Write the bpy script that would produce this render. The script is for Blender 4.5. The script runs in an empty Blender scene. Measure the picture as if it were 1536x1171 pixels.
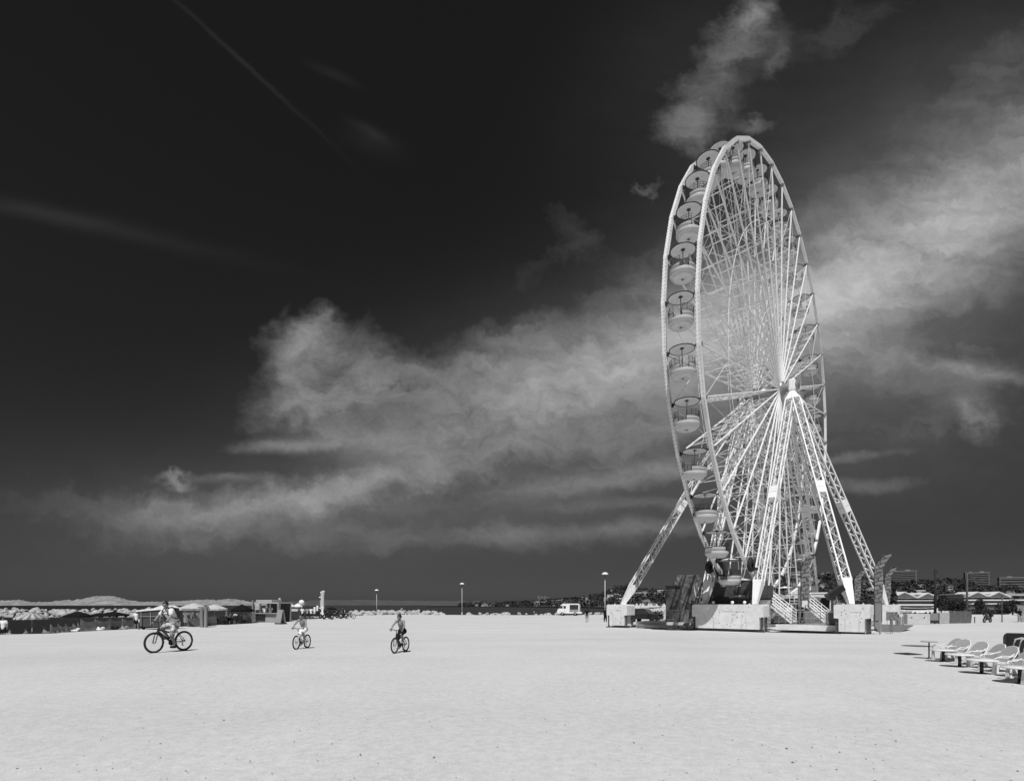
import bpy, math, random
import numpy as np
from mathutils import Vector, Matrix
random.seed(7)
rng = np.random.default_rng(11)
R = math.radians
SC = bpy.context.scene
COL = SC.collection
F, CX, HY, CZ = 786.0, 768.0, 907.0, 2.15          # focal length and horizon of the 1536 px photograph, eye height

# ------------------------------------------------------------------ camera, sky, sun, exposure
cam = bpy.data.cameras.new("camera")
cam.sensor_width = 36.0
cam.lens = F / 1536 * 36
cam.shift_y = (HY - 585.5) / 1536
cam.clip_start = 0.1
cam.clip_end = 30000
camo = bpy.data.objects.new("camera", cam)
COL.objects.link(camo)
camo.location = (0, 0, CZ)
camo.rotation_euler = (R(90), 0, 0)
SC.camera = camo
SC.view_settings.view_transform = 'Standard'
SC.view_settings.look = 'None'
SC.view_settings.gamma = 1
SC.view_settings.exposure = 0.0

SUN_EL = R(57)
SUN_AZ = (-0.10, -1.0)                               # horizontal direction towards the sun (behind the camera)
sl = bpy.data.lights.new("sun", 'SUN')
sl.energy = 4.3
sl.angle = R(0.53)
sl.color = (1, 1, 1)
so = bpy.data.objects.new("sun", sl)
COL.objects.link(so)
hv = Vector(SUN_AZ).normalized()
sdir = Vector((hv.x * math.cos(SUN_EL), hv.y * math.cos(SUN_EL), math.sin(SUN_EL)))
so.rotation_euler = sdir.to_track_quat('Z', 'Y').to_euler()
so.location = (0, -30, 60)

W = bpy.data.worlds.new("World")
SC.world = W
W.use_nodes = True
wt = W.node_tree
wt.nodes.clear()
def wn(t, **k):
    n = wt.nodes.new(t)
    for a, b in k.items():
        setattr(n, a, b)
    return n
def wl(a, b):
    wt.links.new(a, b)
def wmath(op, a, b=None, c=None, clamp=False):
    n = wn('ShaderNodeMath', operation=op, use_clamp=clamp)
    for i, v in enumerate((a, b, c)):
        if v is None:
            continue
        if isinstance(v, (int, float)):
            n.inputs[i].default_value = v
        else:
            wl(v, n.inputs[i])
    return n.outputs[0]
sky = wn('ShaderNodeTexSky', sky_type='NISHITA', sun_disc=False)
sky.sun_elevation = SUN_EL
sky.sun_rotation = math.atan2(hv.x, hv.y)
sky.altitude = 20
sky.air_density = 1.0
sky.dust_density = 0.6
sky.ozone_density = 1.0
sep = wn('ShaderNodeSeparateColor')
wl(sky.outputs[0], sep.inputs[0])
red = sep.outputs[0]                                 # the photograph was taken through a red filter: only the red of the sky
SKY_GAIN, SKY_POW = 0.122, 0.90
base = wmath('MULTIPLY', wmath('POWER', red, SKY_POW), SKY_GAIN)
tc = wn('ShaderNodeTexCoord')
sx = wn('ShaderNodeSeparateXYZ')
wl(tc.outputs['Generated'], sx.inputs[0])
yy = wmath('MAXIMUM', wmath('ABSOLUTE', sx.outputs[1]), 0.06)
# cloud chart: position of a direction on a flat chart of the sky, units 1/100
cu = wmath('DIVIDE', wmath('MULTIPLY', sx.outputs[0], F / 100), yy)
cv = wmath('DIVIDE', wmath('MULTIPLY', sx.outputs[2], F / 100), yy)
cvec = wn('ShaderNodeCombineXYZ')
wl(cu, cvec.inputs[0]); wl(cv, cvec.inputs[1])
def wnoise(vec, scale, detail=6, rough=0.55, dist=0.0, rot=0, sc=(1, 1, 1), loc=(0, 0, 0)):
    m = wn('ShaderNodeMapping')
    m.inputs['Rotation'].default_value = (0, 0, R(rot))
    m.inputs['Scale'].default_value = sc
    m.inputs['Location'].default_value = loc
    wl(vec, m.inputs[0])
    n = wn('ShaderNodeTexNoise')
    n.inputs['Scale'].default_value = scale
    n.inputs['Detail'].default_value = detail
    n.inputs['Roughness'].default_value = rough
    n.inputs['Distortion'].default_value = dist
    wl(m.outputs[0], n.inputs['Vector'])
    return n
# warp of the chart so that cloud edges are ragged
wp = wnoise(cvec.outputs[0], 1.7, 9, 0.62)
ws = wn('ShaderNodeVectorMath', operation='SUBTRACT')
wl(wp.outputs['Color'], ws.inputs[0]); ws.inputs[1].default_value = (0.5, 0.5, 0.5)
wsc = wn('ShaderNodeVectorMath', operation='SCALE')
wl(ws.outputs[0], wsc.inputs[0]); wsc.inputs['Scale'].default_value = 0.95
wad = wn('ShaderNodeVectorMath', operation='ADD')
wl(cvec.outputs[0], wad.inputs[0]); wl(wsc.outputs[0], wad.inputs[1])
wz = wn('ShaderNodeVectorMath', operation='MULTIPLY')
wl(wad.outputs[0], wz.inputs[0]); wz.inputs[1].default_value = (1, 1, 0)
wst = wn('ShaderNodeVectorMath', operation='MULTIPLY')
wl(ws.outputs[0], wst.inputs[0]); wst.inputs[1].default_value = (1.2, 0.28, 0)
wzt = wn('ShaderNodeVectorMath', operation='MULTIPLY_ADD')
wl(cvec.outputs[0], wzt.inputs[0]); wzt.inputs[1].default_value = (1, 1, 0); wl(wst.outputs[0], wzt.inputs[2])
def blob(vec, px, py, a, b, ang, amp):
    m = wn('ShaderNodeMapping', vector_type='TEXTURE')
    m.inputs['Location'].default_value = ((px - CX) / 100, (HY - py) / 100, 0)
    m.inputs['Rotation'].default_value = (0, 0, R(ang))
    m.inputs['Scale'].default_value = (a / 100 * 1.414, b / 100 * 1.414, 1)
    wl(vec, m.inputs[0])
    d = wn('ShaderNodeVectorMath', operation='DOT_PRODUCT')
    wl(m.outputs[0], d.inputs[0]); wl(m.outputs[0], d.inputs[1])
    e = wmath('POWER', 0.36788, d.outputs['Value'])
    return wmath('MULTIPLY', e, amp)
def total(items, vec):
    s = None
    for it in items:
        b = blob(vec, *it)
        s = b if s is None else wmath('ADD', s, b)
    return s
VEIL = [(540, 745, 260, 60, 8, .04), (1440, 330, 300, 120, 30, .13), (1250, 440, 260, 110, 24, .12), (930, 560, 260, 90, 20, .06), (620, 620, 220, 90, 12, .035), (200, 740, 220, 60, -8, .02), (1350, 600, 220, 110, 0, .075), (1080, 110, 150, 110, 40, .03), (480, 770, 330, 46, 2, .055), (1420, 130, 160, 90, 35, .04), (880, 770, 260, 40, 4, .04)]
BANK = [(1510, 275, 210, 56, 33, .30), (1350, 380, 180, 60, 28, .31), (1210, 450, 150, 50, 22, .28), (1060, 495, 130, 44, 20, .26), (930, 545, 120, 40, 20, .26),
        (800, 595, 120, 34, 16, .24), (690, 570, 95, 30, 14, .16), (780, 515, 60, 22, 12, .17),
        (462, 505, 28, 22, 20, .36), (520, 528, 42, 26, -14, .26), (440, 565, 30, 30, 10, .24), (500, 600, 60, 28, 0, .24), (580, 585, 80, 26, 8, .18), (700, 640, 120, 20, 12, .16),
        (430, 668, 60, 6, 3, .22), (540, 655, 60, 12, -4, .14), (265, 722, 18, 7, -5, .26), (340, 715, 50, 5, 0, .13), (650, 695, 150, 16, 12, .24), (500, 735, 110, 18, 8, .20), (360, 760, 100, 16, 3, .15), (240, 775, 80, 22, -10, .11), (340, 796, 130, 22, 4, .06),
        (960, 650, 120, 26, 16, .16), (960, 710, 150, 12, 8, .22), (900, 795, 170, 9, 3, .13), (720, 812, 220, 14, 0, .05), (560, 800, 160, 16, 0, .05), (950, 755, 110, 7, 2, .08),
        (1340, 540, 120, 26, -8, .12), (1480, 560, 90, 8, -10, .15), (1460, 625, 14, 26, 35, .17), (1430, 585, 40, 24, 20, .09), (1285, 688, 50, 5, 8, .12), (1300, 728, 60, 8, 4, .11), (1500, 490, 80, 16, 8, -.28), (440, 622, 50, 18, 10, .12), (1390, 640, 100, 14, 6, .05),
        (1450, 515, 50, 8, -2, .12), (1128, 35, 22, 22, 50, .26), (1095, 80, 34, 24, 55, .24), (1050, 150, 34, 26, 40, .20), (1030, 195, 34, 20, 10, .15), (1140, 185, 20, 9, 0, .16), (1165, 90, 10, 22, -20, .11), (1250, 50, 100, 26, 25, .05), (1480, 110, 90, 26, 40, .07),
        (975, 283, 18, 6, 8, .16), (820, 400, 50, 18, 30, .05), (860, 345, 60, 16, -35, .04), (960, 430, 70, 30, 22, .08), (90, 700, 80, 14, -4, .03), (60, 760, 110, 24, -14, .035)]
cvec0 = wn('ShaderNodeVectorMath', operation='MULTIPLY')
wl(cvec.outputs[0], cvec0.inputs[0]); cvec0.inputs[1].default_value = (1, 1, 0)
THIN = [b_ for b_ in BANK if b_[3] <= 12 and b_[2] > 28]
bank = wmath('ADD', total([b_ for b_ in BANK if b_ not in THIN], wz.outputs[0]), total(THIN, wzt.outputs[0]))
veil = total(VEIL, cvec0.outputs[0])
fine = wnoise(wad.outputs[0], 2.2, 12, 0.66, 0.0, -24, (0.5, 1.7, 1))
billow = wnoise(wad.outputs[0], 0.8, 9, 0.58, 0.0, 10, (1, 1.25, 1), (3, 7, 0))
streak = wnoise(cvec.outputs[0], 0.7, 8, 0.6, 0.0, -17, (0.4, 1.7, 1), (1, 4, 0))
nz = wmath('ADD', wmath('ADD', wmath('MULTIPLY', streak.outputs[0], 0.32), wmath('MULTIPLY', billow.outputs[0], 0.28)), wmath('MULTIPLY', fine.outputs[0], 0.40))
nz = wmath('SUBTRACT', nz, 0.5)
dens = wmath('MULTIPLY', bank, wmath('ADD', wmath('MULTIPLY', nz, 5.4), 1.18))
dens = wmath('MAXIMUM', wmath('SUBTRACT', dens, 0.028), 0.0)
dens = wmath('ADD', dens, wmath('MULTIPLY', veil, wmath('ADD', wmath('MULTIPLY', nz, 1.6), 1.0)))
dens = wmath('DIVIDE', dens, wmath('ADD', wmath('MULTIPLY', dens, 0.30), 0.92))
# contrail and thin high wisps, little warped
WISP = [(368, 98, 110, 2.0, -42.5, .045), (330, 60, 80, 1.8, -42, .03), (130, 335, 150, 9, -13, .045), (60, 320, 70, 8, -8, .035), (500, 112, 26, 5, -26, .035), (556, 198, 22, 5, -30, .05), (560, 212, 30, 13, -20, .03), (425, 470, 3, 9, -30, .10)]
wv2 = wn('ShaderNodeVectorMath', operation='SCALE')
wl(ws.outputs[0], wv2.inputs[0]); wv2.inputs['Scale'].default_value = 0.10
wa2 = wn('ShaderNodeVectorMath', operation='ADD')
wl(cvec.outputs[0], wa2.inputs[0]); wl(wv2.outputs[0], wa2.inputs[1])
wz2 = wn('ShaderNodeVectorMath', operation='MULTIPLY')
wl(wa2.outputs[0], wz2.inputs[0]); wz2.inputs[1].default_value = (1, 1, 0)
wisp = wmath('MULTIPLY', total(WISP, wz2.outputs[0]), wmath('ADD', wmath('MULTIPLY', streak.outputs[0], 0.7), 0.05))
dens = wmath('ADD', dens, wisp)
up = wmath('GREATER_THAN', sx.outputs[2], 0.0)
dens = wmath('MULTIPLY', dens, up)
CLOUD = 4.9
out = wmath('ADD', wmath('MULTIPLY', base, wmath('SUBTRACT', 1.0, dens)), wmath('MULTIPLY', dens, CLOUD))
cc = wn('ShaderNodeCombineColor')
for i in range(3):
    wl(out, cc.inputs[i])
bg = wn('ShaderNodeBackground')
bg.inputs['Strength'].default_value = 0.1
wl(cc.outputs[0], bg.inputs['Color'])
wo = wn('ShaderNodeOutputWorld')
wl(bg.outputs[0], wo.inputs['Surface'])

# ------------------------------------------------------------------ helpers
def P(px, d, py=None, z=None):
    """point seen at photo column px (and row py) at distance d"""
    x = (px - CX) / F * d
    if z is None:
        z = CZ - (py - HY) / F * d if py is not None else G(x, d)
    return Vector((x, d, z))
def sstep(a, b, v):
    t = min(1, max(0, (v - a) / (b - a)))
    return t * t * (3 - 2 * t)
EDGE = [(-900, 33), (0, 36.5), (100, 41), (210, 48), (275, 52), (330, 58), (400, 67), (440, 76), (500, 92), (540, 108), (580, 118), (690, 114), (840, 112), (900, 118), (945, 150), (975, 330), (1020, 600), (2600, 600)]
def edge_d(px):
    for (a, b), (c, e) in zip(EDGE, EDGE[1:]):
        if px <= c:
            return b + (e - b) * max(0, (px - a)) / (c - a)
    return EDGE[-1][1]
def G(x, y):
    z = 0.6 * (1 - sstep(16, 43, y))
    if y > 20:
        px = CX + F * x / y
        e = edge_d(px) - y
        if e < 0:
            s = .065 if px < 300 else .065 + .1 * sstep(300, 520, px)
            z += max(-6.0, e * s)
    return z
MATS = {}
def mat(name, v, rough=0.6, var=0.12, scale=6.0, bump=0.0, bscale=40.0, metal=0.0, spec=0.35, v2=None, coords='Object', stretch=(1, 1, 1), detail=5):
    """grey procedural paint / stone / cloth with soft mottling"""
    if name in MATS:
        return MATS[name]
    m = bpy.data.materials.new(name)
    m.use_nodes = True
    t = m.node_tree
    b = t.nodes['Principled BSDF']
    b.inputs['Roughness'].default_value = rough
    b.inputs['Metallic'].default_value = metal
    b.inputs['Specular IOR Level'].default_value = spec
    co = t.nodes.new('ShaderNodeTexCoord')
    mp = t.nodes.new('ShaderNodeMapping')
    mp.inputs['Scale'].default_value = stretch
    t.links.new(co.outputs[coords], mp.inputs[0])
    n = t.nodes.new('ShaderNodeTexNoise')
    n.inputs['Scale'].default_value = scale
    n.inputs['Detail'].default_value = detail
    n.inputs['Roughness'].default_value = 0.65
    t.links.new(mp.outputs[0], n.inputs['Vector'])
    r = t.nodes.new('ShaderNodeValToRGB')
    lo = v * (1 - var) if v2 is None else v2
    hi = v * (1 + var * .6) if v2 is None else v
    r.color_ramp.elements[0].position = 0.32
    r.color_ramp.elements[0].color = (lo, lo, lo, 1)
    r.color_ramp.elements[1].position = 0.66
    r.color_ramp.elements[1].color = (hi, hi, hi, 1)
    t.links.new(n.outputs[0], r.inputs[0])
    t.links.new(r.outputs[0], b.inputs['Base Color'])
    if bump:
        n2 = t.nodes.new('ShaderNodeTexNoise')
        n2.inputs['Scale'].default_value = bscale
        n2.inputs['Detail'].default_value = 4
        t.links.new(co.outputs[coords], n2.inputs['Vector'])
        bp = t.nodes.new('ShaderNodeBump')
        bp.inputs['Strength'].default_value = bump
        bp.inputs['Distance'].default_value = 0.05
        t.links.new(n2.outputs[0], bp.inputs['Height'])
        t.links.new(bp.outputs[0], b.inputs['Normal'])
    MATS[name] = m
    return m

class MB:
    """collects shapes into one mesh"""
    def __init__(s):
        s.v = []; s.f = []; s.m = []; s.cur = 0; s.sm = []
        s.smooth = False
    def add(s, vs, fs):
        o = len(s.v)
        s.v.extend([tuple(q) for q in vs])
        for f in fs:
            s.f.append(tuple(o + i for i in f)); s.m.append(s.cur); s.sm.append(s.smooth)
        return s
    def box(s, c, d, rz=0.0, bev=0.0):
        x, y, z = d[0] / 2, d[1] / 2, d[2] / 2
        cr, sr = math.cos(rz), math.sin(rz)
        if bev <= 0:
            loc = [(-x, -y, -z), (x, -y, -z), (x, y, -z), (-x, y, -z), (-x, -y, z), (x, -y, z), (x, y, z), (-x, y, z)]
            fs = [(0, 3, 2, 1), (4, 5, 6, 7), (0, 1, 5, 4), (1, 2, 6, 5), (2, 3, 7, 6), (3, 0, 4, 7)]
        else:
            b = min(bev, x * .9, y * .9, z * .9)
            loc = []
            rings = [(-z, b), (-z + b, 0), (z - b, 0), (z, b)]
            for zz, i in rings:
                X, Y = x - i, y - i
                k = b if i == 0 else b * .45
                loc += [(-X + k, -Y, zz), (X - k, -Y, zz), (X, -Y + k, zz), (X, Y - k, zz), (X - k, Y, zz), (-X + k, Y, zz), (-X, Y - k, zz), (-X, -Y + k, zz)]
            fs = []
            for r in range(3):
                for i in range(8):
                    j = (i + 1) % 8
                    fs.append((r * 8 + i, r * 8 + j, (r + 1) * 8 + j, (r + 1) * 8 + i))
            fs.append(tuple(range(7, -1, -1))); fs.append(tuple(range(24, 32)))
        return s.add([(c[0] + a * cr - b_ * sr, c[1] + a * sr + b_ * cr, c[2] + e) for a, b_, e in loc], fs)
    def frame(s, p, q, hint=None):
        d = (Vector(q) - Vector(p)); L = d.length; d = d / max(L, 1e-9)
        h = Vector(hint) if hint is not None else Vector((0, 0, 1))
        if abs(d.dot(h.normalized())) > .97:
            h = Vector((1, 0, 0))
        a = d.cross(h).normalized(); b = a.cross(d).normalized()
        return d, a, b
    def bar(s, p, q, w, h, hint=None, w2=None, h2=None):
        p, q = Vector(p), Vector(q)
        d, a, b = s.frame(p, q, hint)
        w2 = w if w2 is None else w2; h2 = h if h2 is None else h2
        vs = [p - a * w / 2 - b * h / 2, p + a * w / 2 - b * h / 2, p + a * w / 2 + b * h / 2, p - a * w / 2 + b * h / 2,
              q - a * w2 / 2 - b * h2 / 2, q + a * w2 / 2 - b * h2 / 2, q + a * w2 / 2 + b * h2 / 2, q - a * w2 / 2 + b * h2 / 2]
        return s.add(vs, [(0, 1, 2, 3), (7, 6, 5, 4), (0, 4, 5, 1), (1, 5, 6, 2), (2, 6, 7, 3), (3, 7, 4, 0)])
    def tube(s, p, q, r, r2=None, n=6, cap=True):
        p, q = Vector(p), Vector(q)
        r2 = r if r2 is None else r2
        d, a, b = s.frame(p, q)
        vs = []
        for c, rr in ((p, r), (q, r2)):
            for i in range(n):
                t = 2 * math.pi * i / n
                vs.append(c + (a * math.cos(t) + b * math.sin(t)) * rr)
        fs = [(i, n + i, n + (i + 1) % n, (i + 1) % n) for i in range(n)]
        if cap:
            fs += [tuple(range(n)), tuple(range(2 * n - 1, n - 1, -1))]
        sm = s.smooth; s.smooth = n > 6
        s.add(vs, fs); s.smooth = sm
        return s
    def path(s, pts, r, n=6, closed=False):
        pts = [Vector(p) for p in pts]
        m = len(pts)
        vs = []
        up = Vector((0, 0, 1))
        for i, p in enumerate(pts):
            a = pts[i - 1] if i or closed else p
            b = pts[(i + 1) % m] if i < m - 1 or closed else p
            d = (b - a).normalized()
            h = up if abs(d.z) < .95 else Vector((0, 1, 0))
            u = d.cross(h).normalized(); w = u.cross(d).normalized()
            rr = r[i] if isinstance(r, (list, tuple)) else r
            for k in range(n):
                t = 2 * math.pi * k / n
                vs.append(p + (u * math.cos(t) + w * math.sin(t)) * rr)
        fs = []
        for i in range(m if closed else m - 1):
            j = (i + 1) % m
            for k in range(n):
                l = (k + 1) % n
                fs.append((i * n + k, i * n + l, j * n + l, j * n + k))
        if not closed:
            fs += [tuple(range(n - 1, -1, -1)), tuple(range((m - 1) * n, m * n))]
        sm = s.smooth; s.smooth = True
        s.add(vs, fs); s.smooth = sm
        return s
    def lathe(s, prof, c=(0, 0, 0), n=24, a0=0.0, a1=2 * math.pi, axis='z', sx=1.0, sy=1.0):
        full = abs(a1 - a0 - 2 * math.pi) < 1e-6
        m = n if full else n + 1
        vs = []
        for r, z in prof:
            for i in range(m):
                t = a0 + (a1 - a0) * i / n
                x, y = r * math.cos(t) * sx, r * math.sin(t) * sy
                q = (x, y, z) if axis == 'z' else ((z, x, y) if axis == 'x' else (x, z, y))
                vs.append((c[0] + q[0], c[1] + q[1], c[2] + q[2]))
        fs = []
        for j in range(len(prof) - 1):
            for i in range(n):
                k = (i + 1) % m
                fs.append((j * m + i, j * m + k, (j + 1) * m + k, (j + 1) * m + i))
        sm = s.smooth; s.smooth = True
        s.add(vs, fs); s.smooth = sm
        return s
    def ball(s, c, r, n=10, sc=(1, 1, 1)):
        prof = [(max(1e-4, r * math.sin(math.pi * k / n)), -r * math.cos(math.pi * k / n)) for k in range(n + 1)]
        o = len(s.v)
        s.lathe(prof, (0, 0, 0), n + 2)
        for i in range(o, len(s.v)):
            x, y, z = s.v[i]
            s.v[i] = (c[0] + x * sc[0], c[1] + y * sc[1], c[2] + z * sc[2])
        return s
    def prism(s, pts, t0, t1, fn):
        """outline pts (2-D) pulled from t0 to t1; fn(a, b, t) gives the 3-D point"""
        n = len(pts)
        vs = [fn(a, b, t0) for a, b in pts] + [fn(a, b, t1) for a, b in pts]
        fs = [tuple(range(n - 1, -1, -1)), tuple(range(n, 2 * n))] + [(i, (i + 1) % n, n + (i + 1) % n, n + i) for i in range(n)]
        return s.add(vs, fs)
    def build(s, name, mats, parent=None, loc=None, rz=0.0, fix=True):
        me = bpy.data.meshes.new(name)
        me.from_pydata(s.v, [], s.f)
        if not isinstance(mats, (list, tuple)):
            mats = [mats]
        for m in mats:
            me.materials.append(m)
        me.polygons.foreach_set('material_index', s.m)
        me.polygons.foreach_set('use_smooth', s.sm)
        me.update()
        o = bpy.data.objects.new(name, me)
        COL.objects.link(o)
        if parent:
            o.parent = parent
        if loc is not None:
            o.location = loc
        o.rotation_euler = (0, 0, rz)
        return o
def tag(o, label=None, cat=None, group=None, kind=None):
    if label: o['label'] = label
    if cat: o['category'] = cat
    if group: o['group'] = group
    if kind: o['kind'] = kind
    return o
def thing(name, label, cat, loc=(0, 0, 0), rz=0.0, group=None, scale=1.0):
    o = bpy.data.objects.new(name, None)
    COL.objects.link(o)
    o.location = loc
    o.rotation_euler = (0, 0, rz)
    o.scale = (scale,) * 3
    o.empty_display_size = .3
    return tag(o, label, cat, group)
def kids(o):
    return [c for c in ALLKIDS.get(o.name, [])]
def copy_tree(o, parent=None):
    c = o.copy()
    COL.objects.link(c)
    if parent:
        c.parent = parent
    for ch in list(o.children):
        copy_tree(ch, c)
    return c
def dup(o, loc, rz=0.0, label=None, group=None, scale=None):
    c = copy_tree(o)
    c.location = loc
    c.rotation_euler = (0, 0, rz)
    if scale: c.scale = (scale,) * 3
    if label: c['label'] = label
    if group: c['group'] = group
    return c
def jit(v, a):
    return v + random.uniform(-a, a)

# ------------------------------------------------------------------ materials
WHITE = mat('white_paint', .77, .42, .10, 1.6, spec=.4)
WHITE2 = mat('white_weathered_paint', .72, .5, .16, 1.3, .05, 20)
BOXWHITE = mat('white_ballast_paint', .70, .55, .14, 2.2, .08, 14)
CANOPY = mat('canopy_fibreglass', .72, .5, .06, 2)
TUB = mat('gondola_white_paint', .52, .35, .06, 2, spec=.5)
DARK = mat('dark_trim_paint', .03, .5, .2, 5)
BLACK = mat('black_rubber', .018, .75, .3, 9)
BLACKP = mat('black_paint', .015, .35, .2, 5, spec=.5)
STEEL = mat('galvanised_steel', .36, .4, .15, 5, metal=.55)
ALU = mat('aluminium_chequer_plate', .42, .38, .2, 3, .15, 30, metal=.5)
GREY = mat('mid_grey_paint', .22, .6, .15, 4)
DGREY = mat('dark_grey_paint', .07, .6, .25, 4)
LGREY = mat('light_grey_plastic', .42, .5, .08, 3)
SKIN = mat('skin', .23, .55, .06, 9)
HAIR = mat('hair', .012, .6, .3, 30)
CLOTHW = mat('white_cotton', .72, .85, .08, 8, .3, 12, spec=.05)
CLOTHG = mat('grey_cotton', .3, .85, .12, 8, .3, 12, spec=.05)
CLOTHB = mat('black_cotton', .014, .85, .2, 8, .2, 12, spec=.05)
WOOD = mat('weathered_wood', .22, .8, .35, 5, .2, 30, stretch=(1, 1, .15))
CANVAS = mat('pale_canvas', .46, .8, .08, 3, spec=.05)
CANVASW = mat('white_canvas', .74, .8, .06, 3)
CANVASD = mat('black_canvas', .012, .85, .2, 3, spec=.05)
NET = mat('grey_windbreak_net', .20, .85, .3, 3, stretch=(3, 3, 9))
ROCK = mat('pale_limestone', .42, .9, .35, .8, .6, 3)
STONE = mat('carved_white_stone', .62, .7, .12, 3, .2, 9)
GLASS = mat('dark_glass', .03, .08, .1, 3, spec=.7)
CHROME = mat('chrome', .5, .2, .05, 4, metal=.9)
LAMPW = mat('lamp_shade_white', .8, .4, .03, 3)
CONC = mat('pale_concrete', .5, .8, .15, 2.5, .15, 12)
FOL = mat('dark_foliage', .045, .8, .4, .35, v2=.018)
FOLN = mat('shrub_foliage', .05, .8, .4, 2.0, v2=.02)
BARK = mat('bark', .07, .9, .3, 6)

# ------------------------------------------------------------------ the setting
def ground_material():
    m = bpy.data.materials.new('pale_gravel')
    m.use_nodes = True
    t = m.node_tree
    L = t.links.new
    b = t.nodes['Principled BSDF']
    b.inputs['Roughness'].default_value = .95
    b.inputs['Specular IOR Level'].default_value = .1
    co = t.nodes.new('ShaderNodeTexCoord')
    def nz(scale, det=5, rough=.6, st=(1, 1, 1), rot=0):
        mp = t.nodes.new('ShaderNodeMapping')
        mp.inputs['Scale'].default_value = st
        mp.inputs['Rotation'].default_value = (0, 0, R(rot))
        L(co.outputs['Object'], mp.inputs[0])
        n = t.nodes.new('ShaderNodeTexNoise')
        n.inputs['Scale'].default_value = scale
        n.inputs['Detail'].default_value = det
        n.inputs['Roughness'].default_value = rough
        L(mp.outputs[0], n.inputs['Vector'])
        return n.outputs[0]
    def mth(op, a, c):
        n = t.nodes.new('ShaderNodeMath'); n.operation = op
        for i, v in enumerate((a, c)):
            if isinstance(v, (int, float)): n.inputs[i].default_value = v
            else: L(v, n.inputs[i])
        return n.outputs[0]
    big = nz(.09, 4, .55)
    mid = nz(.55, 5, .6, (1, .5, 1), 20)
    trk = nz(.30, 4, .5, (.18, 1.0, 1), 6)
    fine = nz(9, 6, .75)
    grain = nz(55, 3, .8)
    val = mth('ADD', .535, mth('MULTIPLY', mth('SUBTRACT', big, .5), .07))
    val = mth('ADD', val, mth('MULTIPLY', mth('SUBTRACT', mid, .5), .09))
    val = mth('ADD', val, mth('MULTIPLY', mth('SUBTRACT', trk, .5), .13))
    val = mth('ADD', val, mth('MULTIPLY', mth('SUBTRACT', fine, .5), .34))
    val = mth('ADD', val, mth('MULTIPLY', mth('SUBTRACT', grain, .5), .40))
    # scattered darker grit
    vo = t.nodes.new('ShaderNodeTexVoronoi'); vo.inputs['Scale'].default_value = 7.0; vo.inputs['Randomness'].default_value = 1
    L(co.outputs['Object'], vo.inputs['Vector'])
    sp = t.nodes.new('ShaderNodeMapRange')
    sp.inputs['From Min'].default_value = .03; sp.inputs['From Max'].default_value = .075
    sp.inputs['To Min'].default_value = .45; sp.inputs['To Max'].default_value = 1
    L(vo.outputs['Distance'], sp.inputs['Value'])
    val = mth('MULTIPLY', val, sp.outputs[0])
    c = t.nodes.new('ShaderNodeCombineColor')
    for i in range(3): L(val, c.inputs[i])
    L(c.outputs[0], b.inputs['Base Color'])
    bp = t.nodes.new('ShaderNodeBump')
    bp.inputs['Strength'].default_value = .45; bp.inputs['Distance'].default_value = .02
    L(mth('ADD', fine, mth('MULTIPLY', grain, .6)), bp.inputs['Height'])
    L(bp.outputs[0], b.inputs['Normal'])
    return m
GRAVEL = ground_material()
ys = [-160, -80, -40, -20, -10, -4, 0, 2, 3.5] + [4.5 + .7 * i for i in range(60)] + [47 + 1.2 * i for i in range(70)]
y = ys[-1]
while y < 900:
    y *= 1.05; ys.append(y)
ts = np.linspace(-1.75, 1.75, 330)
ms = MB(); ms.smooth = True
vs = [(float(t) * (max(yv, 0) + 45) , yv, 0) for yv in ys for t in ts]
vs = [(a, b, G(a, b) + .012 * math.sin(a * .7) * math.sin(b * .5 + a * .2)) for a, b, c in vs]
nt = len(ts)
ms.add(vs, [(i * nt + j, i * nt + j + 1, (i + 1) * nt + j + 1, (i + 1) * nt + j) for i in range(len(ys) - 1) for j in range(nt - 1)])
tag(ms.build('ground', GRAVEL), kind='structure')

# sea
def water_material():
    m = bpy.data.materials.new('sea_water')
    m.use_nodes = True
    t = m.node_tree; b = t.nodes['Principled BSDF']
    b.inputs['Base Color'].default_value = (.016, .016, .016, 1)
    b.inputs['Roughness'].default_value = .35
    b.inputs['Specular IOR Level'].default_value = .12
    co = t.nodes.new('ShaderNodeTexCoord')
    n = t.nodes.new('ShaderNodeTexNoise'); n.inputs['Scale'].default_value = .25; n.inputs['Detail'].default_value = 6
    t.links.new(co.outputs['Object'], n.inputs['Vector'])
    bp = t.nodes.new('ShaderNodeBump'); bp.inputs['Strength'].default_value = .9; bp.inputs['Distance'].default_value = 1.2
    t.links.new(n.outputs[0], bp.inputs['Height']); t.links.new(bp.outputs[0], b.inputs['Normal'])
    return m
ms = MB()
ms.add([(-20000, 30, -2.5), (20000, 30, -2.5), (20000, 26000, -2.5), (-20000, 26000, -2.5)], [(0, 1, 2, 3)])
tag(ms.build('sea', water_material()), kind='structure')

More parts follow.
